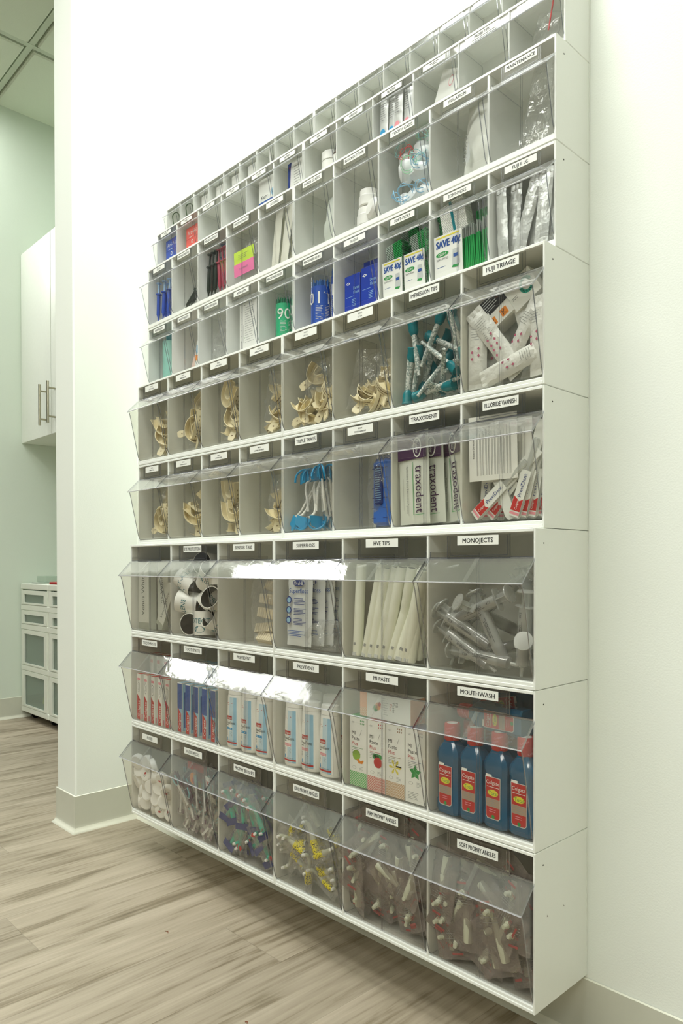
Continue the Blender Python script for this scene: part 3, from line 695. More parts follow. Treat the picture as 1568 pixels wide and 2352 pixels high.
def mipaste(k):
    col = (GREEN, RED, BROWN, NVT)[k]; w, d, h = .0405, .034, .127
    b = MB(); b.box(-w/2, w/2, 0, d, 0, h, {'': PAPER, '+z': col}); b.rect(-w/2, w/2, h-.0025, h, F, col)
    if k < 3: pm = pattern('scale_pattern_'+('green', 'red', 'tan')[k], ((80, 180, 90), (200, 110, 100), (196, 160, 120))[k]); b.rect(-w/2, w/2, 0, .026, F, pm)
    b.text('GC', -.012, h-.012, .003, F, GREYINK); 
    for q in range(6): b.disc(.006+(q % 3)*.004, h-.008-(q//3)*.005, .0009, F, col, 6, 2)
    for q, (t, c) in enumerate((('MI', INK), ('Paste', INK), ('Plus', RED))): b.text(t, -.015, h-.031-q*.0095, .0068, F, c, al='l')
    b.add([(.004, F, h-.035), (.0045, F, h-.035), (.009, F, h-.024), (.0085, F, h-.024)], [(0, 1, 2, 3)], INK)
    b.rect(-.015, .012, h-.058, h-.0574, F, col); b.lines(-.015, .008, h-.060, 4, .0028, .0006, F, GREYINK, k)
    cx, cz = .0, .052
    if k == 0: b.disc(-.004, cz+.004, .0095, F, LIME, 18); b.poly([(-.004, cz-.004), (.002, cz-.010), (.010, cz-.010), (.014, cz-.004), (.012, cz-.003), (.006, cz-.006), (.001, cz-.002)], F*2, ORANGE)
    if k == 1:
        b.disc(.004, cz, .0095, F*2, RED, 16)
        for a in (-1.2, -.4, .6): b.disc(.004+.008*math.sin(a), cz+.009+.002*math.cos(a), .0055, F, GREEN, 8, .8)
    if k == 2:
        for q in range(6):
            a = q*PI/3; b.poly([(-.001, cz-.001), (.010*math.cos(a)-.0025*math.sin(a), cz+.010*math.sin(a)+.0025*math.cos(a)), (.014*math.cos(a), cz+.014*math.sin(a)), (.010*math.cos(a)+.0025*math.sin(a), cz+.010*math.sin(a)-.0025*math.cos(a))], F, VAN)
        b.rect(.002, .014, cz+.001, cz+.0035, F*2, INK)
    if k == 3:
        for q in range(5):
            a = q*2*PI/5+.3; b.poly([(0, cz), (.006*math.cos(a)-.004*math.sin(a), cz+.006*math.sin(a)+.004*math.cos(a)), (.013*math.cos(a), cz+.013*math.sin(a)), (.006*math.cos(a)+.004*math.sin(a), cz+.006*math.sin(a)-.004*math.cos(a))], F, GREEN)
    b.disc(-.009, .033, .0045, F, MGREY, 14, .6); b.disc(-.009, .033, .0039, F*2, PAPER, 14, .6); b.lines(.003, .013, .036, 4, .0022, .0006, F, MGREY, 9)
    if k == 3: b.lines(-.015, .013, .018, 5, .0026, .0006, F, GREYINK, 5)
    return b
FL = ['melon picture and green top', 'strawberry picture and red top', 'vanilla flower picture and tan top', 'mint leaf picture and navy top']
for k in range(4):
    p = mipaste(k).build('tooth_cream_carton', None, 0); stand(p, 1, 4, .155+k*.225, .010, 0, 'upright white tooth cream carton with '+FL[k], 'carton', 'upright tooth cream cartons', (0, 0, 0), (1.05, 1, 1))
b = MB(); b.box(-.062, .062, 0, .036, 0, .043, {'': PAPER, '-x': PEACH, '+x': PEACH, '+z': PAPER}); b.rect(-.062, -.044, 0, .016, F, pattern('scale_pattern_peach', (226, 170, 120))); b.rect(-.062, -.044, .016, .043, F, PEACH)
b.text('MI', .030, .030, .006, F, INK, rot=-PI/2); b.text('Paste', .023, .024, .006, F, INK, rot=-PI/2); b.text('Plus', .016, .024, .006, F, RED, rot=-PI/2)
b.disc(-.016, .022, .007, F, ORANGE, 12); b.disc(-.022, .018, .006, F, GREEN, 10); b.disc(-.012, .026, .004, F*2, RED, 8); b.lines(-.004, .010, .038, 8, .004, .0006, F, MGREY, 8)
p = b.build('tooth_cream_carton', None, 0); stand(p, 1, 4, .47, .012, .129, 'peach-ended tooth cream carton lying across the upright cartons', 'carton', None, (0, 0, -2))
# mouthwash
MOUTH = mat('blue_mouthwash', (0, 104, 150), .08, spec=.7, var=.06, bscale=30, trans=.35)
def mouthwash():
    p = root('mouthwash_bottle'); b = MB(); w, d = .0215, .015
    def oct_(sx, sy, z): c = .3; return [((x)*sx, (y)*sy, z) for x, y in ((-1+c, -1), (1-c, -1), (1, -1+c), (1, 1-c), (1-c, 1), (-1+c, 1), (-1, 1-c), (-1, -1+c))]
    rs = [oct_(w*.93, d*.93, 0), oct_(w, d, .003), oct_(w, d, .018), oct_(w*.95, d*.93, .021), oct_(w*.95, d*.93, .078), oct_(w, d, .083), oct_(w, d, .090), oct_(w*.85, d*.9, .098), oct_(.0105, .0105, .108), oct_(.0095, .0095, .112)]
    vs = sum(rs, []); fs = [tuple(range(7, -1, -1)), tuple(range(72, 80))]
    for k in range(9):
        for i in range(8): fs.append((k*8+i, k*8+(i+1) % 8, k*8+8+(i+1) % 8, k*8+8+i))
    b.add(vs, fs, MOUTH); b.build('body', p, 25)
    b = MB(); b.lathe([(.0112, .1105), (.0122, .112), (.0122, .134), (.0112, .1365)], RED, 20); b.lathe([(.0001, .1366), (.0085, .1366)], PAPER, 16, cap=False)
    m0 = len(b.v)
    for q in range(9): b.text('Colgate', -.030+(q % 3)*.0145*1.6+(q//3)*.006, .1165+(q//3)*.0070, .0032, -.0003, PINK, rot=.35)
    for q in range(m0, len(b.v)): x, y, z = b.v[q]; th = x/.0122; b.v[q] = ((.0122-y)*math.sin(th), -(.0122-y)*math.cos(th), z)
    b.build('cap', p, 40)
    y = -d-.0002; b = MB()
    b.poly([(-.0135, .016), (-.011, .0125), (.009, .0125), (.0125, .016), (.0128, .0735), (-.0148, .0735)], y+.00008, LGREY)
    b.poly([(-.0125, .017), (-.0105, .014), (.009, .014), (.0115, .017), (.0118, .0725), (-.0138, .0725)], y-.0001, RED)
    b.rect(-.0138, -.003, .0725, .0765, y-.0001, PAPER); b.text('Colgate', -.001, .0655, .0058, y-.0003, PAPER, wmax=.023); b.rect(-.0115, .0105, .0585, .0592, y-.0003, PAPER)
    b.disc(-.0005, .0505, .0095, y-.0003, YELLOW, 18, .5); b.text('Total', -.0005, .0505, .0055, y-.0005, GREEN, wmax=.016)
    b.rect(-.0125, .0115, .030, .0425, y-.0003, mat('label_taupe', (176, 150, 130), .5)); b.lines(-.011, .010, .041, 4, .0028, .0008, y-.0005, MGREY, 3)
    b.lines(-.007, .008, .027, 2, .003, .0009, y-.0005, PINK, 5); b.disc(0, .0165, .003, y-.0005, GREEN, 7)
    b.build('printed_label', p, 0); return p
p = mouthwash()
for j in range(4): stand(p, 1, 5, .165+j*.228, .024, 0, 'blue mouthwash bottle with a red cap, %s of the four in front' % ORD4[j], 'mouthwash bottle', 'blue mouthwash bottles', (0, 0, -5), 1.06)
for j in range(4): stand(p, 1, 5, .20+j*.215, .066, 0, 'blue mouthwash bottle, %s in the rank behind the front four' % ORD4[j], 'mouthwash bottle', 'blue mouthwash bottles', (0, 0, 4), 1.06)
for j, (u, dep, hh, ry, rz, t) in enumerate(((.98, .030, .162, -90, -8, 'lying on its side across the front caps'), (.28, .075, .165, 80, 12, 'lying across the rear caps with its cap at right'), (.25, .012, .190, 88, -6, 'lying highest, close under the lid'))):
    if j == 2: continue
    stand(p, 1, 5, (.84 if j == 0 else .22), dep, hh, 'blue mouthwash bottle '+t, 'mouthwash bottle', 'blue mouthwash bottles', (0, ry, rz), 1.0)

# third row ----------------------------------------------------------------
GBOX = mat('grey_white_carton', (206, 208, 198), .6); GB2 = mat('grey_carton_panel', (160, 164, 150), .6)
def venus():
    b = carton('', .052, .022, .175, GBOX, {'+x': mat('grey_carton_side', (186, 189, 178), .6)}); b.text('Venus White', -.004, .09, .015, F, mat('dark_grey_ink', (84, 88, 84), .7), rot=PI/2, wmax=.15)
    b.rect(-.026, .026, 0, .018, F, GB2); return b
p = venus().build('whitening_carton', None, 0)
stand(p, 2, 0, .2, .016, 0, 'upright pale grey whitening carton at the left of its bin', 'carton', 'pale grey whitening cartons')
stand(p, 2, 0, .47, .040, 0, 'upright pale grey whitening carton behind, right of the first', 'carton', 'pale grey whitening cartons')
stand(p, 2, 0, .60, .014, .012, 'pale grey whitening carton leaning to the right across the front', 'carton', 'pale grey whitening cartons', (0, 30, 0), (.62, .8, .68))
b = pillow(.05, .15, .018, FILM, 31, 6, 9, .003); p = b.build('film_bag', None, 0); stand(p, 2, 0, .82, .03, 0, 'crumpled clear film bag beside the whitening cartons', 'bag')
# protect-a-lens rolls
p = root('eye_shield_roll'); b = MB(); rr = .021; L = .044
b.lathe([(rr, 0), (rr, L), (rr-.0012, L), (rr-.0012, 0), (rr, 0)], WHITE, 26, mats=[WHITE, WHITE, BLACK, BLACK], cap=False); b.build('shell', p, 40)
b = MB(); m0 = 0
b.text('PROTECT-A-LENS', 0, L*.60, .0095, -.0003, TEALINK); b.disc(-.016, L*.24, .011, -.0003, TEALINK, 24, .55); b.text('MEDPRO', -.016, L*.24, .0055, -.0005, PAPER, wmax=.017); b.rect(-.045, .045, L*.44, L*.455, -.0003, TEALINK)
v = b.v[:]; b.v = [((rr-y)*math.sin(x/rr), -(rr-y)*math.cos(x/rr), z) for x, y, z in b.v]
b.build('printed_band', p, 0)
spots = [(.22, .03, .026, (90, 0, 25)), (.52, .028, .004, (0, 0, 70)), (.78, .024, .020, (60, 20, -20)), (.24, .034, .072, (80, 30, -60)), (.52, .03, .075, (35, -38, 160)), (.80, .028, .075, (70, -10, 20)),
         (.30, .032, .112, (20, -60, -10)), (.56, .03, .122, (30, -40, 120)), (.80, .036, .122, (0, 0, 200)), (.25, .07, .06, (0, 40, 90)), (.52, .08, .05, (0, 10, 90)), (.8, .08, .10, (40, 40, 0)), (.25, .07, .145, (80, 10, 10)), (.5, .05, .166, (80, 60, 10))]
for u, d, h, ro in spots: stand(p, 2, 1, u, d, h,  'white rolled eye shield, black inside, teal lettering, in the EYE PROTECTION bin', 'eye shield', 'white and teal rolls in the EYE PROTECTION bin', ro, 1.25)
# sensor tabs
TAB = mat('cream_foam', (226, 216, 188), .8)
p = root('sensor_tab_strip'); b = MB(); b.box(-.035, .035, .004, .0055, 0, .022, TAB); b.build('backing', p)
for k in range(8): b = MB(); b.bbox(-.034+k*.0087, -.0275+k*.0087, -.006, .004, .001, .021, TAB, .0012); o = b.build('tab', p)
GR = 'cream sensor tab strips in the SENSOR TABS bin'
for k, (u, d, h, rx, ry, rz) in enumerate(((.70, .022, .002, -40, 0, -8), (.64, .032, .022, -20, -6, -4), (.70, .030, .052, -8, 4, -6), (.72, .034, .082, -6, 3, -4), (.70, .046, .108, -20, 8, -8), (.66, .06, .012, -60, 0, -12), (.72, .07, .05, -6, 0, 0))):
    stand(p, 2, 2, u, d, h, 'strip of cream foam sensor tabs in the stack behind the SENSOR TABS label', 'sensor tabs', GR, (rx, ry, rz))
b = pillow(.10, .155, .05, FILM, 33, 9, 11, .004); p = b.build('film_bag', None, 0); stand(p, 2, 2, .62, .045, 0, 'large clear bag around the cream sensor tabs', 'bag')
# superfloss
p = root('superfloss_pouch'); b = MB(); pillow(.068, .150, .008, mat('white_pouch_film', (222, 226, 224), .25, bump=.3, bscale=60), 41, 7, 11, .0016, b); b.build('pouch', p, 60)
b = MB(); y = -.0068
b.disc(.002, .124, .016, y, NAVY, 20, .42); b.text('Oral-B', .002, .124, .0075, y-.0003, PAPER, wmax=.026); b.text('Superfloss', .002, .109, .0095, y, BLUE, wmax=.052, bold=True)
for q in range(3): b.disc(-.024, .090-q*.020, .0075, y, NAVY, 14); b.disc(-.024, .090-q*.020, .0052, y-.0003, LBLUE, 10); b.lines(-.010, .026, .094-q*.020, 5, .0028, .0011, y, NAVY, q)
b.lines(-.026, .026, .030, 4, .0032, .0012, y, BLUE, 8); b.build('print', p, 0)
for j, (u, d, rz) in enumerate(((.31, .014, -2), (.40, .028, 3), (.48, .042, -4), (.54, .056, 4))):
    stand(p, 2, 3, u, d, .006+j*.002, 'white and blue floss pouch, %s in the upright stack' % ('frontmost', 'second', 'third', 'rearmost')[j], 'pouch', 'white and blue floss pouches', (-2, 0, rz), (1.12, 1, 1))
b = pillow(.06, .13, .03, mat('pale_blue_grey_pouch', (176, 190, 192), .3, bump=.5), 43, 6, 9, .003); p = b.build('plain_pouch', None, 60); stand(p, 2, 3, .82, .05, .012, 'plain bluish grey pouch at the right of the white floss pouches', 'pouch', None, (0, 6, -30))
b = pillow(.12, .06, .04, FILM, 44, 9, 6, .005); p = b.build('film_bag', None, 0); stand(p, 2, 3, .55, .03, 0, 'crumpled clear film at the foot of the floss pouches', 'bag')
# hve tips
def hve():
    b = MB(); b.lathe([(.0066, 0), (.0072, .004), (.0070, .150), (.0066, .158)], mat('warm_white_tube', (236, 238, 222), .4), 12); b.lathe([(.0048, .1581), (.0005, .1582)], DARK, 10, cap=False)
    T = Matrix.Rotation(0, 4, 'Z'); b.box(-.0016, .0016, -.0074, -.0068, .018, .023, MGREY); b.box(-.003, .003, -.0072, -.0060, .0, .006, LGREY); return b
p = hve().build('suction_tip')
GR = 'white suction tips in the HVE TIPS bin'
for j in range(30):
    L = j//10; q = j % 10; sl = (3 if q == 0 and L == 0 else 12 if q < 5 else 17)
    u = (.12 if q == 0 and L == 0 else .15+.078*q); stand(p, 2, 4, u, .016+L*.017, .002+L*.003, 'long white suction tip in the slanted bundle behind the HVE TIPS label', 'suction tip', GR, (-2+R.uniform(-1, 1), sl+R.uniform(-1.5, 1.5)-(0 if q < 8 else 3), R.uniform(-30, 30)), (1.35, 1.3, 1.03+R.uniform(-.03, .03)))
# syringes
def syringe():
    p = root('irrigation_syringe'); b = MB()
    b.lathe([(.0025, -.012), (.003, 0), (.0085, .003), (.0088, .006), (.0088, .078), (.0088, .080)], MILKY, 16); b.prism([(-.015, -.006), (.015, -.006), (.017, 0), (.015, .006), (-.015, .006), (-.017, 0)], .080, .0818, MILKY, 'z'); b.build('barrel', p)
    b = MB(); b.box(-.0065, .0065, -.0008, .0008, .016, .100, MILKY); b.box(-.0008, .0008, -.0065, .0065, .016, .100, MILKY); b.lathe([(.0125, .100), (.0130, .101), (.0125, .1025)], MILKY, 18); b.build('plunger', p)
    b = MB(); b.lathe([(.002, .006), (.0080, .009), (.0083, .016), (.0080, .0175)], BLACK, 14); b.build('rubber_stopper', p)
    b = MB(); b.text('monoject', 0, .045, .0048, 0, INK, rot=PI/2); b.rect(.0035, .0040, .025, .062, 0, INK); b.text('412', 0, .070, .0042, 0, INK, rot=PI/2)
    b.v = [((.0090)*math.sin(x/.009), -.0090*math.cos(x/.009), z) for x, y, z in b.v]; b.build('print', p, 0)
    return p
p = syringe(); GR = 'irrigation syringes in the MONOJECTS bin'
sy = [(.52, .022, .030, (0, -62, 5), 'lying tip down to the lower right, upper middle'), (.28, .020, .066, (0, 66, 0), 'slanting up to the right across the top of the heap'), (.50, .018, .010, (0, -60, 0), 'lying low at the left, print side out'),
      (.74, .022, .022, (0, -28, 0), 'standing steeply in the middle, black end down'), (.62, .030, .030, (0, -52, 10), 'crossing the middle rib, behind the steep one'), (.90, .022, .006, (0, 6, -20), 'upright against the right side'),
      (.66, .052, .06, (65, 0, -30), 'pointing its round thumb disc outwards, upper right'), (.78, .046, .02, (72, 0, 20), 'pointing its round thumb disc outwards, lower right'), (.18, .045, .004, (0, 20, 30), 'leaning in the far left corner'),
      (.36, .058, .080, (0, 50, 10), 'topmost, behind the others'), (.50, .075, .020, (0, 78, 20), 'lying flat near the back'), (.84, .075, .05, (0, -10, 0), 'upright near the back at right'), (.82, .018, .008, (0, -84, 0), 'lying flat along the bottom at right')]
for u, d, h, ro, t in sy: stand(p, 2, 5, u-.07, d-.004, h+(.01 if abs(ro[1]) > 60 else 0), 'milky plastic syringe '+t, 'syringe', GR, ro, 1.12)

# fourth and fifth rows -----------------------------------------------------
def tray(W=.030, L=.038, hh=.017, full=True):
    """horseshoe impression tray: U-shaped channel with slotted walls and a handle"""
    b = MB(); N = 16; prof = [(-.0085, hh), (-.0085, 0), (.0085, 0), (.0085, hh), (.0073, hh), (.0073, .0014), (-.0073, .0014), (-.0073, hh)]
    vs = []; fs = []; n = len(prof); ths = [(-.18+1.36*i/N)*PI for i in range(N+1)] if full else [(.1+.8*i/N)*PI for i in range(N+1)]
    for th in ths:
        c, s_ = math.cos(th), math.sin(th)
        if 0 <= th <= PI: p = Vector((W*.72*c, -L*.5*s_)); nn = Vector((c, -s_)).normalized()
        else:
            e = (-th if th < 0 else th-PI)/(.18*PI); sg = 1 if th < 0 else -1; p = Vector((sg*W*.72*(1+.06*e), L*.55*e)); nn = Vector((sg, 0))
        for o, z in prof: q = p+nn*o; vs.append((q.x, q.y, z))
    for i in range(N):
        for k in range(n): fs.append((i*n+k, i*n+(k+1) % n, i*n+n+(k+1) % n, i*n+n+k))
    fs += [tuple(range(n))[::-1], tuple(range(N*n, N*n+n))]; b.add(vs, fs, CREAM)
    for i in range(1, N-1, 1):                                                          # slots
        a = Vector(vs[i*n+2]); c = Vector(vs[(i+1)*n+2]); m_ = (a+c)/2; t = (c-a).normalized(); nn = Vector((-t.y, t.x, 0)); 
        if nn.dot(Vector((m_.x, m_.y, 0))) < 0: nn = -nn
        P0 = m_+nn*.0002
        for z0 in (.004, .009): b.add([tuple(P0-t*.0018+Vector((0, 0, z0))), tuple(P0+t*.0018+Vector((0, 0, z0))), tuple(P0+t*.0018+Vector((0, 0, z0+.0016))), tuple(P0-t*.0018+Vector((0, 0, z0+.0016)))], [(0, 1, 2, 3)], SLOT)
    return b
def tray_thing(kind):
    p = root('impression_tray')
    if kind == 'full': tray().build('arch', p, 40)
    elif kind == 'ant': tray(.026, .026, .019, False).build('arch', p, 40)
    else: tray(.022, .05, .016, False).build('arch', p, 40)
    y = -.019-.0085 if kind == 'full' else -.0215 if kind == 'ant' else -.0335
    b = MB(); b.prism([(-.006, 0), (.006, 0), (.0075, -.018), (.005, -.024), (-.005, -.024), (-.0075, -.018)], .004, .0062, CREAM, 'z'); T = Matrix.Translation((0, y+.001, 0)); b.v = [tuple(T @ Vector(q)) for q in b.v]
    b.lathe([(.0016, .0063), (.0016, .0064)], SLOT, 8, Matrix.Translation((0, y-.012, 0))); b.build('handle', p, 40); return p
TR = {k: tray_thing(k) for k in ('full', 'ant', 'quad')}
def traybin(r, i, kind, spots, name, bags):
    for u, d, h, ro in spots: stand(TR[kind], r, i, u, d, h, 'cream plastic impression tray in the bin labelled '+name, 'impression tray', 'cream trays behind the %s label' % name, ro, 1.14)
    for k, (u, d, w_, hh, th) in enumerate(bags):
        q = pillow(w_, hh, th, FILM, r*31+i*7+k, 8, 9, .0045, sharp=.7).build('film_bag', None, 0)
        stand(q, r, i, u, d, .0, 'crumpled clear film bag %saround the cream trays behind the %s label' % ('second ' if k else '', name), 'bag', None, (R.uniform(-6, 4), R.uniform(-8, 14), R.uniform(-10, 10)))
A = [(.66, .030, .018, (70, 20, 30)), (.60, .040, .055, (95, 60, -10)), (.74, .050, .030, (20, -50, 40)), (.68, .032, .088, (100, -20, 20)), (.78, .07, .08, (60, 30, 100))]
Bq = [(.70, .030, .016, (80, -20, -20)), (.62, .034, .050, (70, 80, 10)), (.76, .045, .070, (110, 20, 30)), (.66, .045, .105, (60, 60, -30)), (.80, .07, .04, (90, 0, 60))]
Cq = [(.72, .030, .014, (65, 10, 20)), (.60, .034, .110, (85, 30, -10)), (.78, .040, .045, (100, -60, 20)), (.70, .05, .07, (60, 40, 60)), (.80, .07, .02, (90, 90, 0))]
Dq = [(.74, .030, .016, (70, 30, 30)), (.66, .030, .050, (100, -30, 20)), (.80, .035, .080, (60, 10, -30)), (.66, .05, .108, (90, 20, 0)), (.6, .045, .012, (20, -30, 30))]
names5 = ['TRAYS LOWER SMALL', 'TRAYS UPPER MEDIUM', 'TRAYS UPPER LARGE', 'TRAYS UPPER ANTERIOR', 'TRAYS UR / UL', 'TRAYS LL / LR']; names4 = ['TRAYS UPPER SMALL', 'TRAYS LOWER MEDIUM', 'TRAYS LOWER LARGE', 'TRAYS LOWER ANTERIOR']
for i, sp in enumerate((A, Bq, Cq, Dq)):
    traybin(4, i, 'ant' if i == 3 else 'full', sp, names5[i], [(.62, .035, .085, .13, .04)])
for i, sp in enumerate((Bq, A, Cq, Dq)):
    traybin(3, i, 'ant' if i == 3 else 'full', [(u, d, h*.9, (a+15, b_-20, c)) for u, d, h, (a, b_, c) in sp], names4[i], [(.64, .035, .085, .125, .04)])
E5 = [(.30, .026, .012, (75, -10, 20)), (.55, .022, .014, (60, 70, -20)), (.80, .030, .014, (85, 30, 10)), (.40, .040, .040, (95, 50, 30)), (.68, .034, .046, (70, -30, -10)), (.82, .04, .07, (60, 20, 60)), (.62, .036, .082, (100, 10, 0)), (.56, .045, .112, (90, 60, 20)), (.45, .06, .02, (60, 0, 90)), (.7, .07, .05, (30, 60, 0))]
traybin(4, 4, 'quad', E5, names5[4], [(.60, .040, .12, .13, .05)])
traybin(4, 5, 'quad', [(min(.86, 1.08-u*.95), d, h*.85, (a-10, -b_, c+30)) for u, d, h, (a, b_, c) in E5], names5[5], [(.55, .040, .125, .115, .05)])
# triple trays
BMESH = mat('blue_mesh_plastic', (40, 150, 200), .45)
p = root('bite_tray'); b = MB()
b.tube([(.016*math.cos(t), .012*math.cos(t), .055+.024*math.sin(t)+.010) for t in [PI*k/10 for k in range(11)]], .0022, BMESH, 8)
b.prism([(-.015, .062), (.015, .062), (.012, .082), (0, .087), (-.012, .082)], -.0006, .0006, BMESH, 'y'); b.build('mesh_bow', p)
b = MB(); b.tube([(0, 0, .0), (0, 0, .045), (.004, 0, .058), (.015, .004, .066)], [.0022, .0026, .0026, .002], WHITE, 8); b.build('handle', p)
GR = 'blue bite trays in the TRIPLE TRAYS bin'
for j in range(13):
    if j < 8: a = (.30+.055*j+.1, .018+.012*(j % 3), .038, (-4, -14+6*(j % 5), 20*j))
    else: q = j-8; a = (.26+.12*q, .020+.01*(q % 2), .078 if q % 2 else .074, (10, 180+30-14*q, 40*q))
    stand(p, 3, 4, a[0], a[1], a[2], 'blue mesh bite tray with white handle in the bagged TRIPLE TRAYS bundle', 'bite tray', GR, a[3])
q = pillow(.11, .150, .045, FILM, 61, 8, 10, .004, sharp=.7).build('film_bag', None, 0); stand(q, 3, 4, .56, .036, 0, 'clear film bag around the blue and white bite trays', 'bag')
# blue trays in a pack
BT = mat('blue_tray_plastic', (44, 104, 196), .3)
b = MB(); b.bbox(-.026, .026, -.010, .012, 0, .125, BT, .008)
for k in range(6): b.box(-.022, -.012, -.0104, -.0098, .016+k*.018, .0172+k*.018, NAVY); b.box(.010, .022, -.0104, -.0098, .016+k*.018, .0172+k*.018, NAVY)
b.bbox(-.012, .010, -.0125, -.0095, .040, .110, mat('dark_blue_well', (20, 44, 110), .35), .003); b.lines(-.010, .008, .106, 16, .004, .0008, -.0127, LBLUE, 4)
p = b.build('fluoride_tray_pack'); stand(p, 3, 5, .70, .030, 0, 'blue ribbed dental tray standing upright in its clear sleeve', 'tray', 'blue trays in the TRAYS MISCELLANEOUS bin', (0, 0, -8))
stand(p, 3, 5, .60, .065, 0, 'blue ribbed dental tray behind the upright one', 'tray', 'blue trays in the TRAYS MISCELLANEOUS bin', (0, -3, 4), (1, 1, 1.1))
q = pillow(.082, .155, .044, FILM, 62, 6, 9, .0025, sharp=.5).build('film_sleeve', None, 0); stand(q, 3, 5, .66, .038, 0, 'clear sleeve around the blue dental trays', 'bag')
# traxodent
p = root('paste_sachet'); w, h = .054, .158; SG = mat('pale_grey_sachet', (222, 226, 216), .35, bump=.25, bscale=50)
pillow(w, h, .007, SG, 64, 6, 11, .0008, sharp=.35).build('pouch', p, 60)
b = MB(); y = -.0048; b.rect(-w*.48, w*.48, h*.70, h*.985, y, PURPLE); b.disc(.010, h*.82, .0075, y-.0003, PAPER, 18, 2.3); b.disc(.010, h*.82, .0060, y-.0006, PURPLE, 18, 2.4); b.text('Premier', .010, h*.82, .005, y-.0009, PAPER, rot=-PI/2)
b.text('traxodent', .013, h*.37, .0145, y, PURPLE, rot=-PI/2, wmax=.094); b.rect(.0005, .0014, h*.10, h*.67, y, GREEN); b.rect(.0005, .020, h*.095, h*.10, y, GREEN)
b.text('Hemodent Paste Retraction System', -.009, h*.38, .0042, y, GREYINK, rot=-PI/2, wmax=.09); b.rect(-.017, -.0166, h*.16, h*.5, y, MGREY)
b.build('print', p, 0)
for j, (u, d, ry, rz, t) in enumerate(((.30, .012, -2, -3, 'frontmost, at left'), (.44, .026, -3, 0, 'just behind the frontmost'), (.76, .032, -6, -18, 'leaning at the right'), (.84, .05, -3, -12, 'rearmost, at the right edge'))):
    stand(p, 3, 6, u, d, 0, 'purple-topped paste sachet '+t, 'sachet', 'purple-topped sachets', (0, ry, rz), (1.28, 1, 1))
# fluoride varnish
b = MB(); b.box(-.042, .042, 0, .0014, 0, .096, PAPER); b.text('Patient Directions', -.034, .05, .0032, F, INK, rot=PI/2, wmax=.05)
for k in range(12): b.rect(-.028+k*.0052, -.0272+k*.0052, .008, .088-(k*37 % 20)*.001, F, MGREY if k % 4 else GREYINK); b.rect(-.0262+k*.0052, -.0256+k*.0052, .008, .086-(k*53 % 30)*.001, F, MGREY)
p = b.build('instruction_leaflet', None, 0); stand(p, 3, 7, .36, .004, .063, 'white instruction leaflet with fine vertical print standing in front', 'leaflet', None, (2, 0, 3), (1.02, 1, 1.05))
stand(p, 3, 7, .48, .020, .060, 'second white instruction leaflet just behind the front one', 'leaflet', None, (2, 1, 6))
p = root('varnish_packet'); b = MB(); PK2 = mat('white_blister_strip', (232, 234, 228), .35, bump=.15)
b.prism([(-.009, .006), (-.005, 0), (.005, 0), (.009, .006), (.009, .150), (-.009, .150)], -.0015, .0015, PK2, 'y'); b.bbox(-.005, .005, -.006, -.0012, .040, .125, MILKY, .002); b.build('blister', p)
b = MB(); y = -.0018; b.poly([(-.0085, .012), (.0085, .012), (.0085, .032), (.003, .028), (-.0085, .034)], y-.0045, RED); b.text('Colgate', 0, .022, .0038, y-.0047, PAPER, rot=PI/2); b.text('PreviDent', 0, .052, .0065, y-.0047, NAVY, rot=PI/2, wmax=.036); b.rect(-.0085, .0085, .006, .010, y-.0045, PINK)
b.rect(-.009, .009, .003, .075, y-.0043, PK2); b.build('print', p, 0)
for j, (u, d, h, ry, rz, f_) in enumerate(((.10, .018, .004, 50, 0, 0), (.34, .026, .002, 42, 0, 0), (.16, .035, .002, 4, 0, 0), (.56, .014, .002, 22, 0, 1), (.66, .020, .002, 19, 0, 0), (.76, .026, .002, 15, 0, 0), (.82, .032, .002, 10, 0, 0), (.28, .05, .002, 6, 0, 0), (.88, .04, .002, 4, 0, 0))):
    stand(p, 3, 7, u, d+(.003 if f_ else 0), h+.003*(ry > 40), 'slim white varnish packet, %s' % ('lowest, slanting across the front', 'slanting steeply behind the lowest', 'upright at the left edge', 'turned back outwards in the middle', 'leaning just right of the plain one', 'leaning, third from the right', 'leaning, second from the right', 'upright behind the leaflets', 'upright at the right edge')[j], 'packet', 'slim varnish packets', (0, ry, 180 if f_ else rz))
b = MB(); b.bbox(-.016, .016, 0, .002, 0, .062, MILKY, .0008); b.lathe([(.009, 0), (.007, .008)], MILKY, 14, Matrix.Translation((0, 0, .046)) @ Matrix.Rotation(PI/2, 4, 'X')); b.lathe([(.008, 0), (.004, .005)], MILKY, 14, Matrix.Translation((0, 0, .02)) @ Matrix.Rotation(PI/2, 4, 'X'))
p = b.build('dosing_blister'); stand(p, 3, 7, .70, .05, .080, 'cloudy blister cup standing behind the varnish packets', 'blister', None, (0, 12, 0))
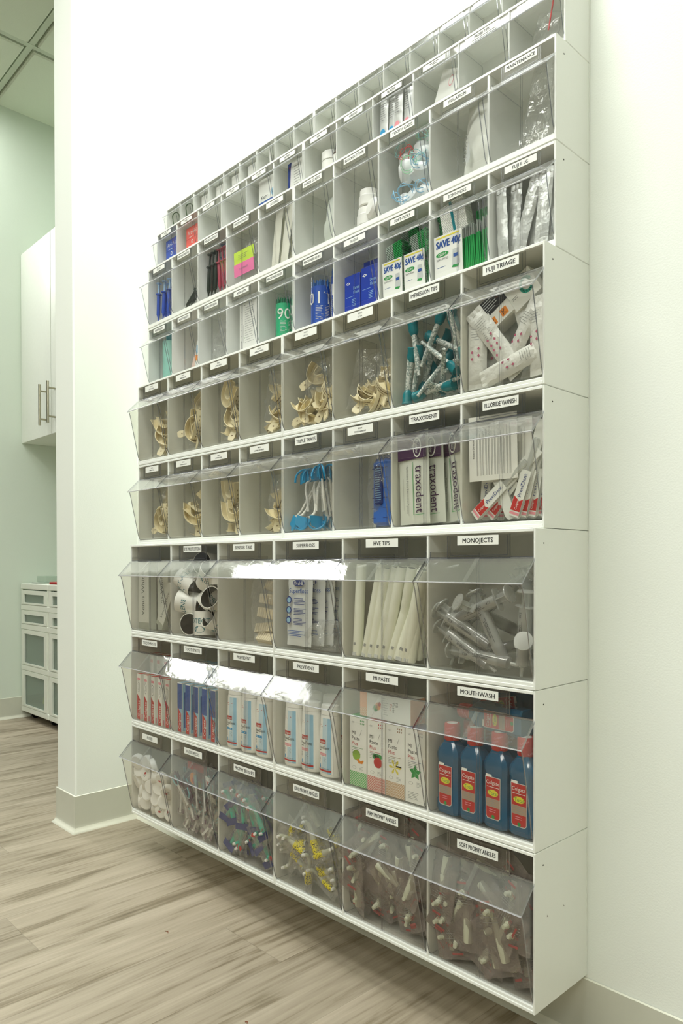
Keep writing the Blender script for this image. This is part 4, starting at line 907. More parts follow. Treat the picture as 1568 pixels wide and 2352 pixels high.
# mixing tips
SPIR = spotted('spiral_mixer_core', (222, 226, 222), (150, 165, 160), 240, .5)
p = root('mixing_tip'); b = MB(); b.lathe([(.0095, 0), (.0098, .001), (.0088, .003), (.0086, .016), (.0068, .021), (.005, .024)], TEAL, 16); b.lathe([(.0075, -.0002), (.0005, .004)], mat('dark_teal', (0, 70, 80), .5), 14, cap=False); b.build('base', p, 35)
b = MB(); b.lathe([(.0046, .022), (.0044, .075), (.0036, .082), (.0028, .098)], SPIR, 10); b.build('stem', p)
GR = 'teal mixing tips in the IMPRESSION TIPS bin'; Q = random.Random(4)
sp = [(.25, .02, .012, (0, 80, 0)), (.80, .022, .020, (0, -92, 0)), (.86, .018, .040, (0, -50, 0)), (.22, .02, .045, (180, 10, 0)), (.30, .026, .10, (180, 12, 0)), (.20, .022, .142, (176, -12, 0)), (.62, .018, .085, (150, 25, 0)), (.72, .024, .05, (90, 10, 20)), (.52, .022, .062, (60, 120, 0)),
      (.40, .03, .115, (0, 120, 0)), (.60, .03, .150, (170, 20, 0)), (.72, .03, .145, (184, -8, 0)), (.80, .03, .130, (180, -18, 0)), (.46, .02, .022, (60, 0, 40)), (.2, .045, .02, (0, 20, 0)), (.68, .045, .02, (0, 10, 0)), (.85, .05, .07, (0, -30, 0)), (.5, .06, .07, (0, 40, 0)), (.32, .06, .06, (20, -20, 0)), (.14, .018, .002, (0, 4, 0)), (.5, .07, .13, (180, 30, 0)), (.36, .018, .008, (80, 30, 10)), (.90, .02, .060, (20, -10, 0)), (.60, .02, .012, (80, -30, 0))]
for u, d, h, ro in sp: stand(p, 4, 6, min(u, .88), d, h, 'teal-based white spiral mixing tip in the heap behind the IMPRESSION TIPS label', 'mixing tip', GR, ro)
# foil sachets
DIA = mat('magenta_mark', (190, 96, 126), .5)
def foil(w, h, d, m, seed, marks):
    p = root('foil_sachet'); b = MB(); pillow(w, h*.86, d, m, seed, 5, 10, .0016, b, Matrix.Translation((0, 0, h*.07)), .4)
    for z0 in (0, h*.925):
        for k in range(6): x = -w/2+k*w/6; b.add([(x, -.0008*(k % 2), z0), (x+w/6, -.0008*((k+1) % 2), z0), (x+w/6, -.0008*((k+1) % 2), z0+h*.075), (x, -.0008*(k % 2), z0+h*.075), (x, .0006, z0), (x+w/6, .0006, z0), (x+w/6, .0006, z0+h*.075), (x, .0006, z0+h*.075)], [(0, 1, 2, 3), (5, 4, 7, 6), (3, 2, 6, 7), (1, 0, 4, 5)], m)
    b.build('pouch', p, 25)
    if marks:
        b = MB()
        for q in range(4): x = -w*.25+(q % 2)*w*.35; z = h*(.40+.045*q); b.poly([(x-.0022, z), (x, z-.0028), (x+.0022, z), (x, z+.0028)], -d/2-.0012, DIA)
        b.lines(-w*.3, w*.3, h*.80, 5, .004, .0008, -d/2-.0010, MGREY, seed); b.build('print', p, 0)
    return p
p = foil(.030, .118, .011, FOILP, 71, True); GR = 'white foil sachets in the FUJI TRIAGE bin'
for j, (u, d, h, ry, rz, t) in enumerate(((.13, .018, .002, 0, 20, 'upright at the left'), (.62, .018, .012, -34, 0, 'leaning left in the front middle'), (.52, .024, .030, -36, 10, 'leaning left higher behind the front one'), (.86, .016, .004, 0, -10, 'upright at the right'), (.44, .026, .020, 34, -10, 'leaning right towards the right edge'), (.40, .014, .006, 74, 0, 'lying flat along the bottom'), (.22, .04, .004, 8, 30, 'upright behind the left one'), (.60, .05, .004, 20, 0, 'behind in the middle, mostly hidden'), (.80, .04, .01, -14, 20, 'behind at the right'))):
    stand(p, 4, 7, u, d, h, 'white foil sachet with magenta diamonds, '+t, 'sachet', GR, (0, ry, rz))
b = MB(); b.box(-.026, .026, 0, .028, 0, .052, PAPER); b.rect(-.026, .026, .024, .052, F, INK); b.lines(-.014, .012, .048, 5, .0042, .0011, 2*F, LGREY, 2); b.rect(-.018, -.005, .004, .017, F, ORANGE); b.text('X', -.0115, .0105, .008, 2*F, INK); b.rect(.005, .018, .004, .017, F, ORANGE); b.text('K', .0115, .0105, .008, 2*F, INK)
p = b.build('adhesive_carton', None, 0); stand(p, 4, 7, .42, .020, .100, 'small black and white carton with orange hazard squares among the foil sachets', 'carton', None, (0, -32, 0))
b = MB(); b.box(-.026, .026, 0, .024, 0, .046, PAPER)
for k in range(14): a = .5+k*.36; x, z = .010+.010*math.cos(a), .024+.011*math.sin(a); b.disc(x, z, .003, F, AQUA, 8)
b.lines(-.020, -.006, .022, 2, .003, .0008, F, GREYINK, 2)
p = b.build('cement_carton', None, 0); stand(p, 4, 7, .72, .024, .122, 'small white carton with a green C emblem above the foil sachets', 'carton', None, (0, -32, 0))

# sixth row (five-bin cabinets) ---------------------------------------------
G = lambda n_, c, **k: mat(n_, c, .45, **k)
AQT = G('pale_teal_paper', (150, 205, 190)); p = root('teal_roll'); b = MB(); b.lathe([(.019, 0), (.0195, .002), (.0195, .098), (.019, .1)], AQT, 24); b.build('roll', p); b = MB(); b.lathe([(.010, .1), (.011, .102), (.011, .118), (.009, .121)], TEAL, 16); b.build('nozzle', p)
stand(p, 5, 0, .52, .030, 0, 'tall pale teal cartridge with a darker teal nozzle, leftmost bin of its row', 'cartridge')
b = MB(); b.box(-.018, .018, 0, .03, 0, .125, G('pale_blue_carton', (196, 218, 224))); b.rect(-.017, .017, .10, .12, F, CYAN); p = b.build('pale_blue_carton'); stand(p, 5, 0, .80, .035, 0, 'pale blue carton standing right of the teal cartridge', 'carton')
SK = G('pale_pink_plastic', (240, 214, 202)); b = MB(); b.lathe([(.016, 0), (.017, .002), (.017, .088), (.008, .096), (.006, .105)], SK, 20); p = b.build('impression_cartridge'); stand(p, 5, 1, .48, .04, .004, 'pale pink cartridge leaning right behind the HEAVY BODY label', 'cartridge', None, (0, 26, 0))
p = root('impression_tube'); b = MB(); b.lathe([(.013, 0), (.0135, .002), (.0135, .060)], PAPER, 18, mats=[PAPER, PAPER]); b.build('body', p); b = MB(); b.lathe([(.0138, .012), (.0138, .026)], ORANGE, 18, cap=False); b.lathe([(.0137, .030), (.0137, .05)], LBLUE, 18, cap=False); b.build('colour_band', p)
stand(p, 5, 1, .80, .026, .006, 'short white tube with an orange band in front of the pale pink cartridge', 'tube', None, (0, 10, 0))
b = pillow(.07, .085, .03, FILM, 81, 7, 8, .004); p = b.build('film_bag', None, 0); stand(p, 5, 2, .62, .03, 0, 'nearly empty clear bag behind the CORE MATERIAL label', 'bag', None, (0, 30, 0))
b = MB(); b.lathe([(.004, 0), (.0045, .002), (.0045, .05), (.003, .055)], BLACK, 10); b.lathe([(.005, .02), (.005, .024)], LGREY, 10); p = b.build('black_syringe_tip'); stand(p, 5, 2, .84, .022, .002, 'thin black nozzle low at the right of the CORE MATERIAL bin', 'nozzle', None, (0, 10, 0))
b = MB(); b.box(-.032, .032, 0, .020, 0, .108, {'': PAPER, '+x': LGREY})
for k in range(8): b.disc(-.024+(.0 if k < 6 else (k-5)*.012), .022+min(k, 6)*.0135, .0012, F, INK, 8)
b.text('Contour', -.026, .014, .005, F, INK, rot=PI/2, wmax=.026); b.lines(-.012, .024, .098, 16, .0052, .0007, F, MGREY, 3); b.rect(-.018, -.0172, .02, .06, F, GREYINK); b.disc(-.013, .030, .0014, F, GREEN, 8)
p = b.build('amalgam_carton', None, 0); stand(p, 5, 3, .52, .016, 0, 'tall white dotted carton behind the AMALGAM label', 'carton')
def mbtube(name, col, txt, bri):
    p = root(name); b = MB(); b.lathe([(.0185, 0), (.0185, .092)], clear('clear_tube_wall', (.97, .98, .98), .05, .04, .7), 24); b.build('clear_tube', p)
    b = MB(); b.lathe([(.0180, .002), (.0180, .072)], col, 24); b.build('label_wrap', p)
    b = MB()
    for k in range(40):
        a = k*2.4; r_ = .0165*math.sqrt((k+.5)/40); b.tube([(r_*math.cos(a), r_*math.sin(a), .070), (r_*1.0*math.cos(a), r_*math.sin(a), .084+R.uniform(0, .003))], .0012, bri, 5)
    o = b.build('brush_tips', p); o['kind'] = 'stuff'
    b = MB(); b.text(txt, 0, .050, .024, -.0003, PAPER); b.lines(-.008, .006, .034, 9, .003, .001, -.0003, LGREY, 3); b.lines(.009, .018, .034, 9, .003, .001, -.0003, LGREY, 4)
    rr = .0186; b.v = [((rr-y)*math.sin(x/rr), -(rr-y)*math.cos(x/rr), z) for x, y, z in b.v]; b.build('print', p, 0)
    return p
GT = G('bright_green_print', (40, 186, 130)); GB = G('dark_green_bristle', (20, 130, 90)); BTW = G('royal_blue_print', (24, 84, 190)); BB = G('blue_bristle', (30, 110, 190))
p = mbtube('microbrush_tube', GT, '90', GB); stand(p, 5, 4, .50, .024, .0, 'bright green tube of microbrushes, the left one, large white 9', 'brush tube', 'green microbrush tubes', (0, 0, 50)); stand(p, 5, 4, .84, .040, .006, 'bright green tube of microbrushes, the right one, leaning', 'brush tube', 'green microbrush tubes', (0, 3, -45), .98)
p = mbtube('microbrush_tube', BTW, '01T', BB); stand(p, 5, 5, .47, .024, .0, 'royal blue tube of microbrushes, the left one', 'brush tube', 'blue microbrush tubes', (0, 0, 42), (1.15, 1.15, 1.05)); stand(p, 5, 5, .84, .045, .012, 'royal blue tube of microbrushes, the right one, taller at the back', 'brush tube', 'blue microbrush tubes', (0, 3, -60), (1, 1, 1.12))
FB = mat('glossy_blue_wrap', (34, 62, 168), .2, bump=.2, bscale=40)
p = root('blue_floss_box'); b = MB(); b.bbox(-.021, .021, 0, .026, 0, .072, FB, .0015); b.build('box', p)
b = MB(); b.poly([(-.016, .056), (-.010, .053), (-.004, .056), (-.010, .059)], F, PAPER); b.poly([(-.0135, .056), (-.010, .0545), (-.0065, .056), (-.010, .0575)], 2*F, FB); b.text('Dental', .012, .045, .006, F, LBLUE, al='c', wmax=.016); b.text('Floss', .012, .037, .006, F, LBLUE, wmax=.015); b.lines(-.016, .016, .030, 1, .003, .0006, F, LBLUE, 2); b.lines(0, .016, .024, 5, .003, .0008, F, LBLUE, 5); b.build('print', p, 0)
for u, d, h, rz, t in ((.33, .012, 0, 0, 'front left'), (.70, .012, .004, 0, 'front right'), (.52, .042, .030, 3, 'raised behind the front two')): stand(p, 5, 6, u, d, h, 'glossy blue dental floss box, '+t, 'floss box', 'glossy blue floss boxes', (0, 0, rz))
# soft-picks
GP = mat('green_pick_plastic', (20, 142, 66), .35); GP2 = mat('dark_green_plastic', (8, 96, 44), .4)
def card():
    b = MB(); b.box(-.024, .024, 0, .0015, 0, .062, PAPER); b.rect(-.020, .020, .0575, .0595, F, YELLOW); b.text('SAVE 40\u00a2', 0, .049, .011, F, BLUE, wmax=.041, wfit=.041, bold=True); b.text('SAVE 40\u00a2', .0008, .0493, .011, F*1.5, BLUE, wfit=.041, bold=True); b.disc(-.010, .034, .011, F, GREEN, 20, .34); b.text('GUM', -.010, .034, .0046, 2*F, PAPER); b.text('SOFT-PICKS', -.010, .027, .003, F, INK, wmax=.02)
    b.poly([(.006, .010), (.016, .008), (.020, .014), (.018, .036), (.008, .036)], F, LGREY); b.rect(.009, .017, .024, .029, 2*F, BLUE); b.poly([(.006, .010), (.016, .008), (.018, .012), (.008, .013)], 2*F, GREEN); b.lines(-.019, -.004, .016, 1, .003, .0007, F, BLUE, 3); return b
def sticks(n, w, h, m, m2, seed):
    b = MB(); Q = random.Random(seed)
    for k in range(n): z = k*h/n; b.box(-w/2+Q.uniform(0, .002), -w*.05, 0, .022, z, z+h/n*.55, m2); b.box(-w*.05, w/2-Q.uniform(0, .003), 0, .022, z, z+h/n*.6, m)
    return b
cd = card().build('savings_card', None, 0)
st1 = sticks(14, .040, .042, GP, mat('grey_green_bristle', (150, 165, 155), .6), 2).build('pick_stack', None, 0)
for j, (u, t) in enumerate(((.27, 'left'), (.70, 'right'))):
    stand(cd, 5, 7, u, .003, 0, 'white savings coupon card with blue lettering, %s one of the pair' % t, 'card', 'coupon cards among the green picks', (3, 0, 0), (.98, 1, 1))
for u, d, h, ry, t in ((.30, .008, .054, -8, 'in front at left'), (.42, .034, .080, -8, 'higher at left, behind'), (.76, .012, .058, -10, 'in front at right'), (.80, .040, .088, -12, 'highest at the right'), (.3, .02, .01, 0, 'hidden behind the left card'), (.72, .02, .01, 0, 'hidden behind the right card')):
    stand(st1, 5, 7, u, d, h, 'stack of green interdental picks '+t, 'pick stack', 'green pick stacks, left SOFT-PICKS bin', (0, ry, 0))
stand(cd, 5, 8, .32, .003, 0, 'larger white savings coupon card with blue lettering beside upright green picks', 'card', 'coupon cards among the green picks', (3, 0, 0), (1.22, 1, 1.12))
def vsticks(n, w, h, seed):
    b = MB(); Q = random.Random(seed)
    for k in range(n):
        x = -w/2+k*w/n; e = Q.uniform(-.002, .002); b.prism([(x, 0), (x+w/n*.7, 0), (x+w/n*.7+e, h*.72), (x+e, h*.72)], 0, .02, GP, 'y'); b.prism([(x+w/n*.2+e, h*.72), (x+w/n*.5+e, h*.72), (x+w/n*.5+e, h+e), (x+w/n*.2+e, h+e)], .002, .018, MILKY, 'y')
    return b
p = vsticks(14, .05, .075, 3).build('pick_stack', None, 0); stand(p, 5, 8, .77, .008, 0, 'upright bundle of green interdental picks, lower right', 'pick stack', 'green pick stacks, right SOFT-PICKS bin', (0, -3, 0))
stand(p, 5, 8, .80, .038, .062, 'upright bundle of green interdental picks, upper right', 'pick stack', 'green pick stacks, right SOFT-PICKS bin', (0, -2, 0), (.9, 1, .85))
def fan(n, w, h, seed):
    b = MB(); Q = random.Random(seed)
    for k in range(n): z = k*h/n; b.box(-w/2-Q.uniform(0, .002), -w*.42, 0, .02, z, z+h/n*.5, GP2); b.box(-w*.42, w*.5, 0, .02, z, z+h/n*.7, PAPER)
    b.box(-.001, .004, -.0006, 0, 0, h, TEAL); return b
p = fan(22, .055, .058, 4).build('pick_stack', None, 0); stand(p, 5, 8, .36, .014, .070, 'flat stack of white interdental picks with a teal stripe, above the card', 'pick stack', 'green pick stacks, right SOFT-PICKS bin', (0, -12, 0))
# Fuji II LC strips
p = foil(.021, .112, .007, FOIL, 75, False)
for j, (u, d, h, ry, t) in enumerate(((.12, .012, 0, -3, 'leftmost'), (.26, .022, 0, 4, 'second from left'), (.40, .014, 0, 16, 'third from left, slanting'), (.58, .024, 0, 12, 'in the middle'), (.72, .014, .004, 5, 'tallest in front, right of the middle'), (.84, .028, 0, 8, 'second from right'), (.88, .04, 0, -2, 'rightmost'), (.3, .05, 0, 10, 'behind at the left'))):
    stand(p, 5, 9, u, d, h, 'silver foil strip in the FUJI II LC bin, '+t, 'foil strip', 'silver foil strips', (0, ry, -8+5*j))

# seventh row ------------------------------------------------------------------
def pen(name, col, pl, L=.058, rad=.0048):
    p = root(name); b = MB(); b.lathe([(.0016, -.012), (.002, -.004), (rad*.6, 0), (rad, .004), (rad, L), (rad*1.7, L+.001), (rad*1.7, L+.003)], col, 12); b.build('barrel', p)
    b = MB(); b.lathe([(rad*.5, L), (rad*.5, L+.030), (rad*1.5, L+.031), (rad*1.5, L+.033)], pl, 10); b.build('plunger', p); return p
EB = mat('etch_blue', (64, 96, 196), .3); LB2 = mat('pale_blue_plastic', (170, 205, 240), .3); OB = mat('olive_black', (46, 56, 46), .35); RO = mat('rose_plastic', (176, 74, 92), .35); SB = mat('slate_blue_plastic', (120, 146, 186), .35)
p = pen('etch_syringe', EB, LB2)
for j in range(7): stand(p, 6, 0, .22+.105*j, .016+.014*(j % 2), .016, 'blue etch syringe with a pale plunger in the upright bunch behind the ETCH label', 'syringe', 'blue syringes in the ETCH bin', (0, 3, 20*j), (1, 1, .95))
p = pen('composite_syringe', OB, WHITE, .05)
for j, (u, h, ry, t) in enumerate(((.36, .010, 58, 'lowest'), (.44, .020, 50, 'middle'), (.58, .012, 44, 'rightmost'))): stand(p, 6, 1, u, .02+.012*j, h, 'dark olive syringe leaning right in the nearly empty bin, '+t, 'syringe', 'dark olive syringes', (0, ry, 0))
pd = pen('composite_syringe', OB, OB, .056); pr_ = pen('composite_syringe', RO, RO, .056); ps = pen('composite_syringe', SB, SB, .06)
for j in range(3):
    stand(pd, 6, 2, .22+.12*j, .014, .014, 'dark green-black syringe, %s of the three at the front left' % ORD3[j], 'syringe', 'dark syringes beside the rose ones', (0, 5, 0))
    stand(pr_, 6, 2, .60+.12*j, .016, .014, 'rose-coloured syringe, %s of the three at the front right' % ORD3[j], 'syringe', 'rose-coloured syringes', (0, -3, 0))
    stand(ps, 6, 2, .28+.15*j, .045, .052, 'slate blue syringe, %s of the three standing higher behind' % ORD3[j], 'syringe', 'slate blue syringes', (0, 6, 0))
NY = mat('neon_yellow_card', (214, 244, 90), .6); NP = mat('neon_pink_card', (244, 130, 180), .6)
for nm, c, h, t in (('yellow_band_card', NY, .044, ''), ('pink_band_card', NP, .016, 'STANDARD')):
    b = MB(); b.box(-.037, .037, 0, .0012, 0, .027, c); (b.text(t, 0, .014, .0045, F, GREYINK, wmax=.05) if t else b.lines(-.02, .02, .018, 3, .004, .0008, F, GREYINK)); p = b.build(nm, None, 0); stand(p, 6, 3, .46, .010, h, 'bright neon %s card behind the MATRIX BANDS label' % ('yellow' if c is NY else 'pink'), 'card', None, (3, 0, 0))
b = pillow(.085, .105, .03, FILM, 91, 7, 8, .004); p = b.build('film_bag', None, 0); stand(p, 6, 3, .54, .036, 0, 'clear bag of matrix bands behind the neon cards', 'bag')
b = MB()
for k in range(9): b.prism([(-.03+k*.006, .0), (-.026+k*.006, .0), (-.020+k*.006, .03), (-.024+k*.006, .03)], 0, .004, WHITE, 'y')
p = b.build('matrix_band_bundle'); stand(p, 6, 3, .55, .034, .066, 'bundle of white matrix bands above the neon yellow card', 'bands')
b = MB(); pillow(.028, .118, .004, mat('suture_paper', (232, 232, 218), .5), 93, 4, 8, .0006, b, sharp=.3); p = b.build('suture_packet', None, 60)
for j, (u, d, ry) in enumerate(((.42, .016, 10), (.54, .026, 9), (.66, .018, 12), (.80, .028, 8))): stand(p, 6, 4, u-.10, d, .002, 'slim off-white suture packet, '+ORD4[j], 'packet', 'suture packets', (0, ry, -6))
b = pillow(.055, .10, .03, mat('white_bag', (232, 238, 228), .3, bump=.5), 94, 6, 8, .004); p = b.build('white_bag', None, 60); stand(p, 6, 5, .74, .04, 0, 'white pouch leaning at the right of the SHADE GUIDES bin', 'bag', None, (0, 10, -10))
p = root('white_jar'); b = MB(); b.lathe([(.021, 0), (.0225, .002), (.0225, .020), (.021, .022)], WHITE, 24); b.build('jar', p); b = MB(); b.lathe([(.0205, .022), (.020, .034), (.0165, .036), (.001, .0362)], WHITE, 24); b.build('lid', p)
stand(p, 6, 6, .56, .030, 0, 'white round jar with a lid behind the BLOCKOUT TAPE label, bottom of two', 'jar', 'white jars'); stand(p, 6, 6, .58, .030, .0365, 'white round jar stacked on the other behind the BLOCKOUT TAPE label', 'jar', 'white jars', (0, 0, 0), .92)
b = MB(); b.lathe([(.016, 0), (.0195, .004), (.0195, .012), (.014, .017), (.001, .0175)], WHITE, 22); p = b.build('round_lid'); stand(p, 6, 6, .84, .022, .022, 'loose white round lid leaning beside the two white jars', 'lid', None, (80, 0, -20))
TW = mat('white_tooth_plastic', (240, 244, 244), .3); CO = {'coral red': mat('coral_cord', (222, 84, 84), .5), 'pale aqua': mat('aqua_cord', (170, 222, 220), .5), 'pale green': mat('green_cord', (176, 230, 190), .5), 'pale blue': mat('blue_cord', (150, 206, 240), .5)}
tc = []
for kk, (cn, cm_) in enumerate(CO.items()):
    p = root('tooth_case'); b = MB(); b.lathe([(.006, 0), (.0095, .004), (.0125, .012), (.0135, .020), (.011, .026), (.004, .0285)], TW, 16, sy=.8); b.build('case', p)
    b = MB()
    for q in range(2):
        a = q*1.9+.4; pts = [(math.cos(a)*.013*math.sin(t), -.004+.004*math.sin(2*t+q), .027+.017*(1-math.cos(t))*.55) for t in [2*PI*k/14 for k in range(14)]]; b.tube(pts, .0005, cm_, 5, closed=True)
    b.build('cord', p); tc.append((p, cn))
for j, (u, d, h, ro, c) in enumerate(((.44, .018, .042, (0, 6, 0), 0), (.30, .018, .016, (80, 40, 0), 3), (.52, .020, .012, (70, -20, 0), 3), (.78, .020, .014, (80, 10, 20), 3), (.70, .026, .044, (60, -30, 0), 2), (.86, .024, .046, (70, 0, 30), 3), (.60, .03, .072, (0, 20, 0), 2), (.80, .034, .082, (100, 0, 0), 1), (.88, .03, .105, (80, 20, 0), 1), (.42, .04, .068, (10, -20, 0), 1))):
    pp, cn = tc[c]; stand(pp, 6, 7, u, d, h, 'white tooth-shaped keepsake case with a %s cord' % cn, 'tooth case', 'tooth cases with a %s cord' % cn, ro, 1.35)
b = pillow(.062, .122, .03, mat('white_sachet', (236, 238, 230), .3, bump=.5), 96, 6, 9, .004); b.poly([(-.016, .03), (-.010, .022), (-.004, .03), (-.010, .06)], -.019, LGREY); b.lines(-.020, -.012, .07, 8, .006, .0012, -.019, MGREY, 3)
p = b.build('isolation_bag', None, 60); stand(p, 6, 8, .62, .036, 0, 'white printed bag behind the ISOLATION label', 'bag', None, (0, 6, -10), (1, .8, 1))
b = pillow(.05, .125, .02, FILM, 97, 6, 9, .004); p = b.build('film_bag', None, 0); stand(p, 6, 9, .76, .03, .0, 'clear film bag leaning at the right behind the MAINTENANCE label', 'bag', None, (0, 14, 0))

# second row from the top ----------------------------------------------------
def arti(c, nm, i, lab):
    b = MB(); b.box(-.026, .026, 0, .012, 0, .058, c); b.text('Arti-Fol', 0, .046, .009, F, PAPER, wmax=.044); b.lines(-.014, .014, .036, 1, .003, .001, F, PAPER, 2); b.rect(-.026, .026, .0325, .0332, F, RED if c is not EB else NAVY)
    b.disc(0, .025, .0042, F, PAPER, 10); b.disc(0, .025, .0026, 2*F, c, 8); b.lines(-.018, .018, .017, 4, .0035, .0008, F, PAPER, 4)
    p = b.build(nm, None, 0); stand(p, 7, i, .56, .012, 0, lab, 'carton', None, (0, 0, 0), (1.05, 1, 1.15))
arti(EB, 'articulating_foil_carton', 0, 'blue articulating foil carton in the leftmost bin, second row from the top')
arti(mat('coral_carton', (240, 110, 100), .5), 'articulating_foil_carton', 1, 'coral red articulating foil carton right of the blue one')
b = MB(); b.prism([(-.02, 0), (.018, .030), (.020, .033), (-.018, .003)], 0, .002, SB, 'y'); p = b.build('slate_strip'); stand(p, 7, 3, .66, .02, 0, 'slate blue strip lying slanted in an empty small bin', 'strip')
b = MB(); b.box(-.031, .031, 0, .018, 0, .074, PAPER); b.rect(-.031, .031, 0, .024, F, BLUE); b.text('Kerr', -.022, .034, .009, F, INK, al='l'); b.disc(.022, .036, .009, F, LBLUE, 14); b.text('De', .022, .036, .006, 2*F, INK); b.rect(-.026, -.010, .014, .016, 2*F, PAPER)
p = b.build('cord_carton', None, 0); stand(p, 7, 4, .62, .014, 0, 'white and blue carton behind the CORD label', 'carton')
b = MB(); b.box(-.024, .024, 0, .016, 0, .074, PAPER); b.poly([(-.024, 0), (-.018, 0), (-.015, .06), (-.012, .074), (-.024, .074)], F, NAVY); b.disc(-.018, .064, .002, 2*F, RED, 8); b.lines(-.004, .018, .062, 8, .0055, .0009, F, GREYINK, 6)
p = b.build('bond_carton', None, 0); stand(p, 7, 5, .56, .016, 0, 'white carton with a navy edge stripe behind the BOND label', 'carton')
p = root('cement_jar'); b = MB(); b.lathe([(.018, 0), (.019, .002), (.019, .028), (.017, .030)], WHITE, 22); b.build('jar', p); b = MB(); b.lathe([(.0195, .030), (.0195, .046), (.016, .049), (.001, .0495)], WHITE, 22); b.build('lid', p); stand(p, 7, 6, .56, .028, .004, 'white screw-top jar behind the IRM label', 'jar')
AMB = mat('amber_glass', (70, 36, 20), .12); p = root('dropper_bottle'); b = MB(); b.lathe([(.0105, 0), (.011, .002), (.011, .030), (.006, .037), (.005, .040)], AMB, 16); b.build('bottle', p); b = MB(); b.lathe([(.0114, .006), (.0114, .026)], PAPER, 16, cap=False); b.build('paper_label', p); b = MB(); b.lathe([(.0065, .040), (.007, .041), (.006, .052), (.003, .066)], BLACK, 14); b.build('cap', p); stand(p, 7, 6, .86, .022, .010, 'small amber dropper bottle with a black cap beside the white jar', 'bottle', None, (0, 0, 0), .95)
b = MB(); b.lathe([(.014, 0), (.016, .004), (.012, .008), (.001, .009)], WHITE, 18); p = b.build('round_lid'); stand(p, 7, 7, .62, .026, .006, 'shallow white lid behind the WEDGES label', 'lid', None, (70, 0, 0))
p = root('blade_packet'); pillow(.020, .074, .005, mat('blade_foil', (222, 224, 222), .3, metal=.3, bump=.3), 98, 4, 7, .0006, sharp=.35).build('pouch', p, 50)
b = MB(); b.disc(0, .014, .0065, -.0036, CYAN, 12, 1.2); b.lines(-.006, .006, .066, 8, .004, .0009, -.0036, GREYINK, 3); b.build('print', p, 0)
b2 = root('blade_packet'); q = KP = p.children[0].copy(); COL.objects.link(q); q.parent = b2
b = MB(); b.disc(0, .014, .0065, -.0036, PINK, 12, 1.2); b.lines(-.006, .006, .066, 8, .004, .0009, -.0036, GREYINK, 5); b.build('print', b2, 0)
for j, (u, pp, cn) in enumerate(((.20, p, 'blue'), (.38, p, 'blue'), (.56, b2, 'pink'), (.76, b2, 'pink'))): stand(pp, 7, 8, u, .010+.004*(j % 2), 0, 'silvery blade packet with a %s dot, %s' % (cn, ORD4[j]), 'packet', 'blade packets', (2, 4, 0))
b = MB(); b.box(-.022, .022, 0, .0015, 0, .064, PAPER); b.rect(-.016, .018, .012, .0128, F, PINK); b.disc(.004, .045, .005, F, PINK, 10, 1.8); b.disc(.004, .045, .0042, 2*F, PAPER, 10, 1.8); p = b.build('white_card', None, 0); stand(p, 7, 9, .70, .02, 0, 'white card with a thin pink line leaning right of the blade packets', 'card', None, (0, 22, 0))
b = pillow(.06, .06, .03, FILM, 99, 6, 6, .004); p = b.build('film_bag', None, 0); stand(p, 7, 11, .66, .03, 0, 'pale film bag in the rightmost bin of the second row from the top', 'bag', None, (0, 20, 0))
b = MB(); b.prism([(0, 0), (.0018, 0), (.012, .05), (.0102, .05)], 0, .0015, CO['coral red'], 'y'); p = b.build('coral_strip'); stand(p, 7, 11, .60, .016, .036, 'thin coral red strip above the pale film bag', 'strip')

# top row ------------------------------------------------------------------------
OL = mat('olive_clip_metal', (62, 84, 52), .3, metal=.4)
b = MB(); b.tube([(-.010, 0, 0), (-.0105, 0, .030)]+[(-.010*math.cos(t), 0, .040+.010*math.sin(t)) for t in [PI*k/8 for k in range(9)]]+[(.010, 0, .022)], .0013, OL, 8)
p = b.build('spring_clip')
for j in range(2): stand(p, 8, j, .55, .014, 0, 'dark green wire clip loop, %s of the pair in the top row' % ('left', 'right')[j], 'clip', 'green wire clips', (0, -10, 30))
b = MB(); b.bbox(-.020, .020, 0, .006, 0, .050, PAPER, .0008); p = b.build('white_carton')
for j in range(2, 6): stand(p, 8, j, .54, .014, 0, 'small plain white carton in the top row, '+ORD4[j-2]+' of four', 'carton', 'plain white cartons in the top row')
p = root('thin_brush'); b = MB(); b.lathe([(.0022, .012), (.0026, .016), (.0024, .066)], WHITE, 8); b.build('handle', p); b = MB(); b.lathe([(.0024, 0), (.0028, .002), (.0024, .012)], OL, 8); b.build('tip', p); stand(p, 8, 6, .6, .014, 0, 'thin white brush with a dark green end in the top row', 'brush', None, (0, -8, 0))

# ------------------------------------------------------------------ far room
CAB = mat('cabinet_white_laminate', (232, 236, 228), .35); NICK = mat('brushed_nickel', (176, 172, 150), .3, metal=1)
def wall_cabinet(x0, x1, label, hside):
    t = thing('wall_cabinet', label, 'cabinet', (x0, .2965, 1.37), 'white wall cabinets'); w_ = x1-x0; H_ = .935
    b = MB(); b.box(.001, w_-.001, .020, .32, 0, H_, CAB); b.build('carcass', t)
    b = MB(); b.bbox(.0015, w_-.0015, 0, .019, -.002, H_, CAB, .0012); d = b.build('door', t)
    hx = w_-.045 if hside > 0 else .045
    b = MB(); b.lathe([(.006, 0), (.006, .19)], NICK, 14, Matrix.Translation((hx, -.034, .040)))
    for z in (.070, .200): b.tube([(hx, -.034, z), (hx, 0, z)], .0045, NICK, 8)
    b.build('handle', d)
wall_cabinet(XL+.002, -1.621, 'white wall cabinet against the left wall, nickel bar handle at its right', 1)
wall_cabinet(-1.617, -1.253, 'white wall cabinet right of the other, partly hidden by the wall end', -1)
TW2 = mat('cart_white_plastic', (232, 236, 226), .4); TCL = clear('cart_drawer_plastic', (.86, .90, .87), .2, .05, .5, haze=.22, hcol=(196, 212, 200))
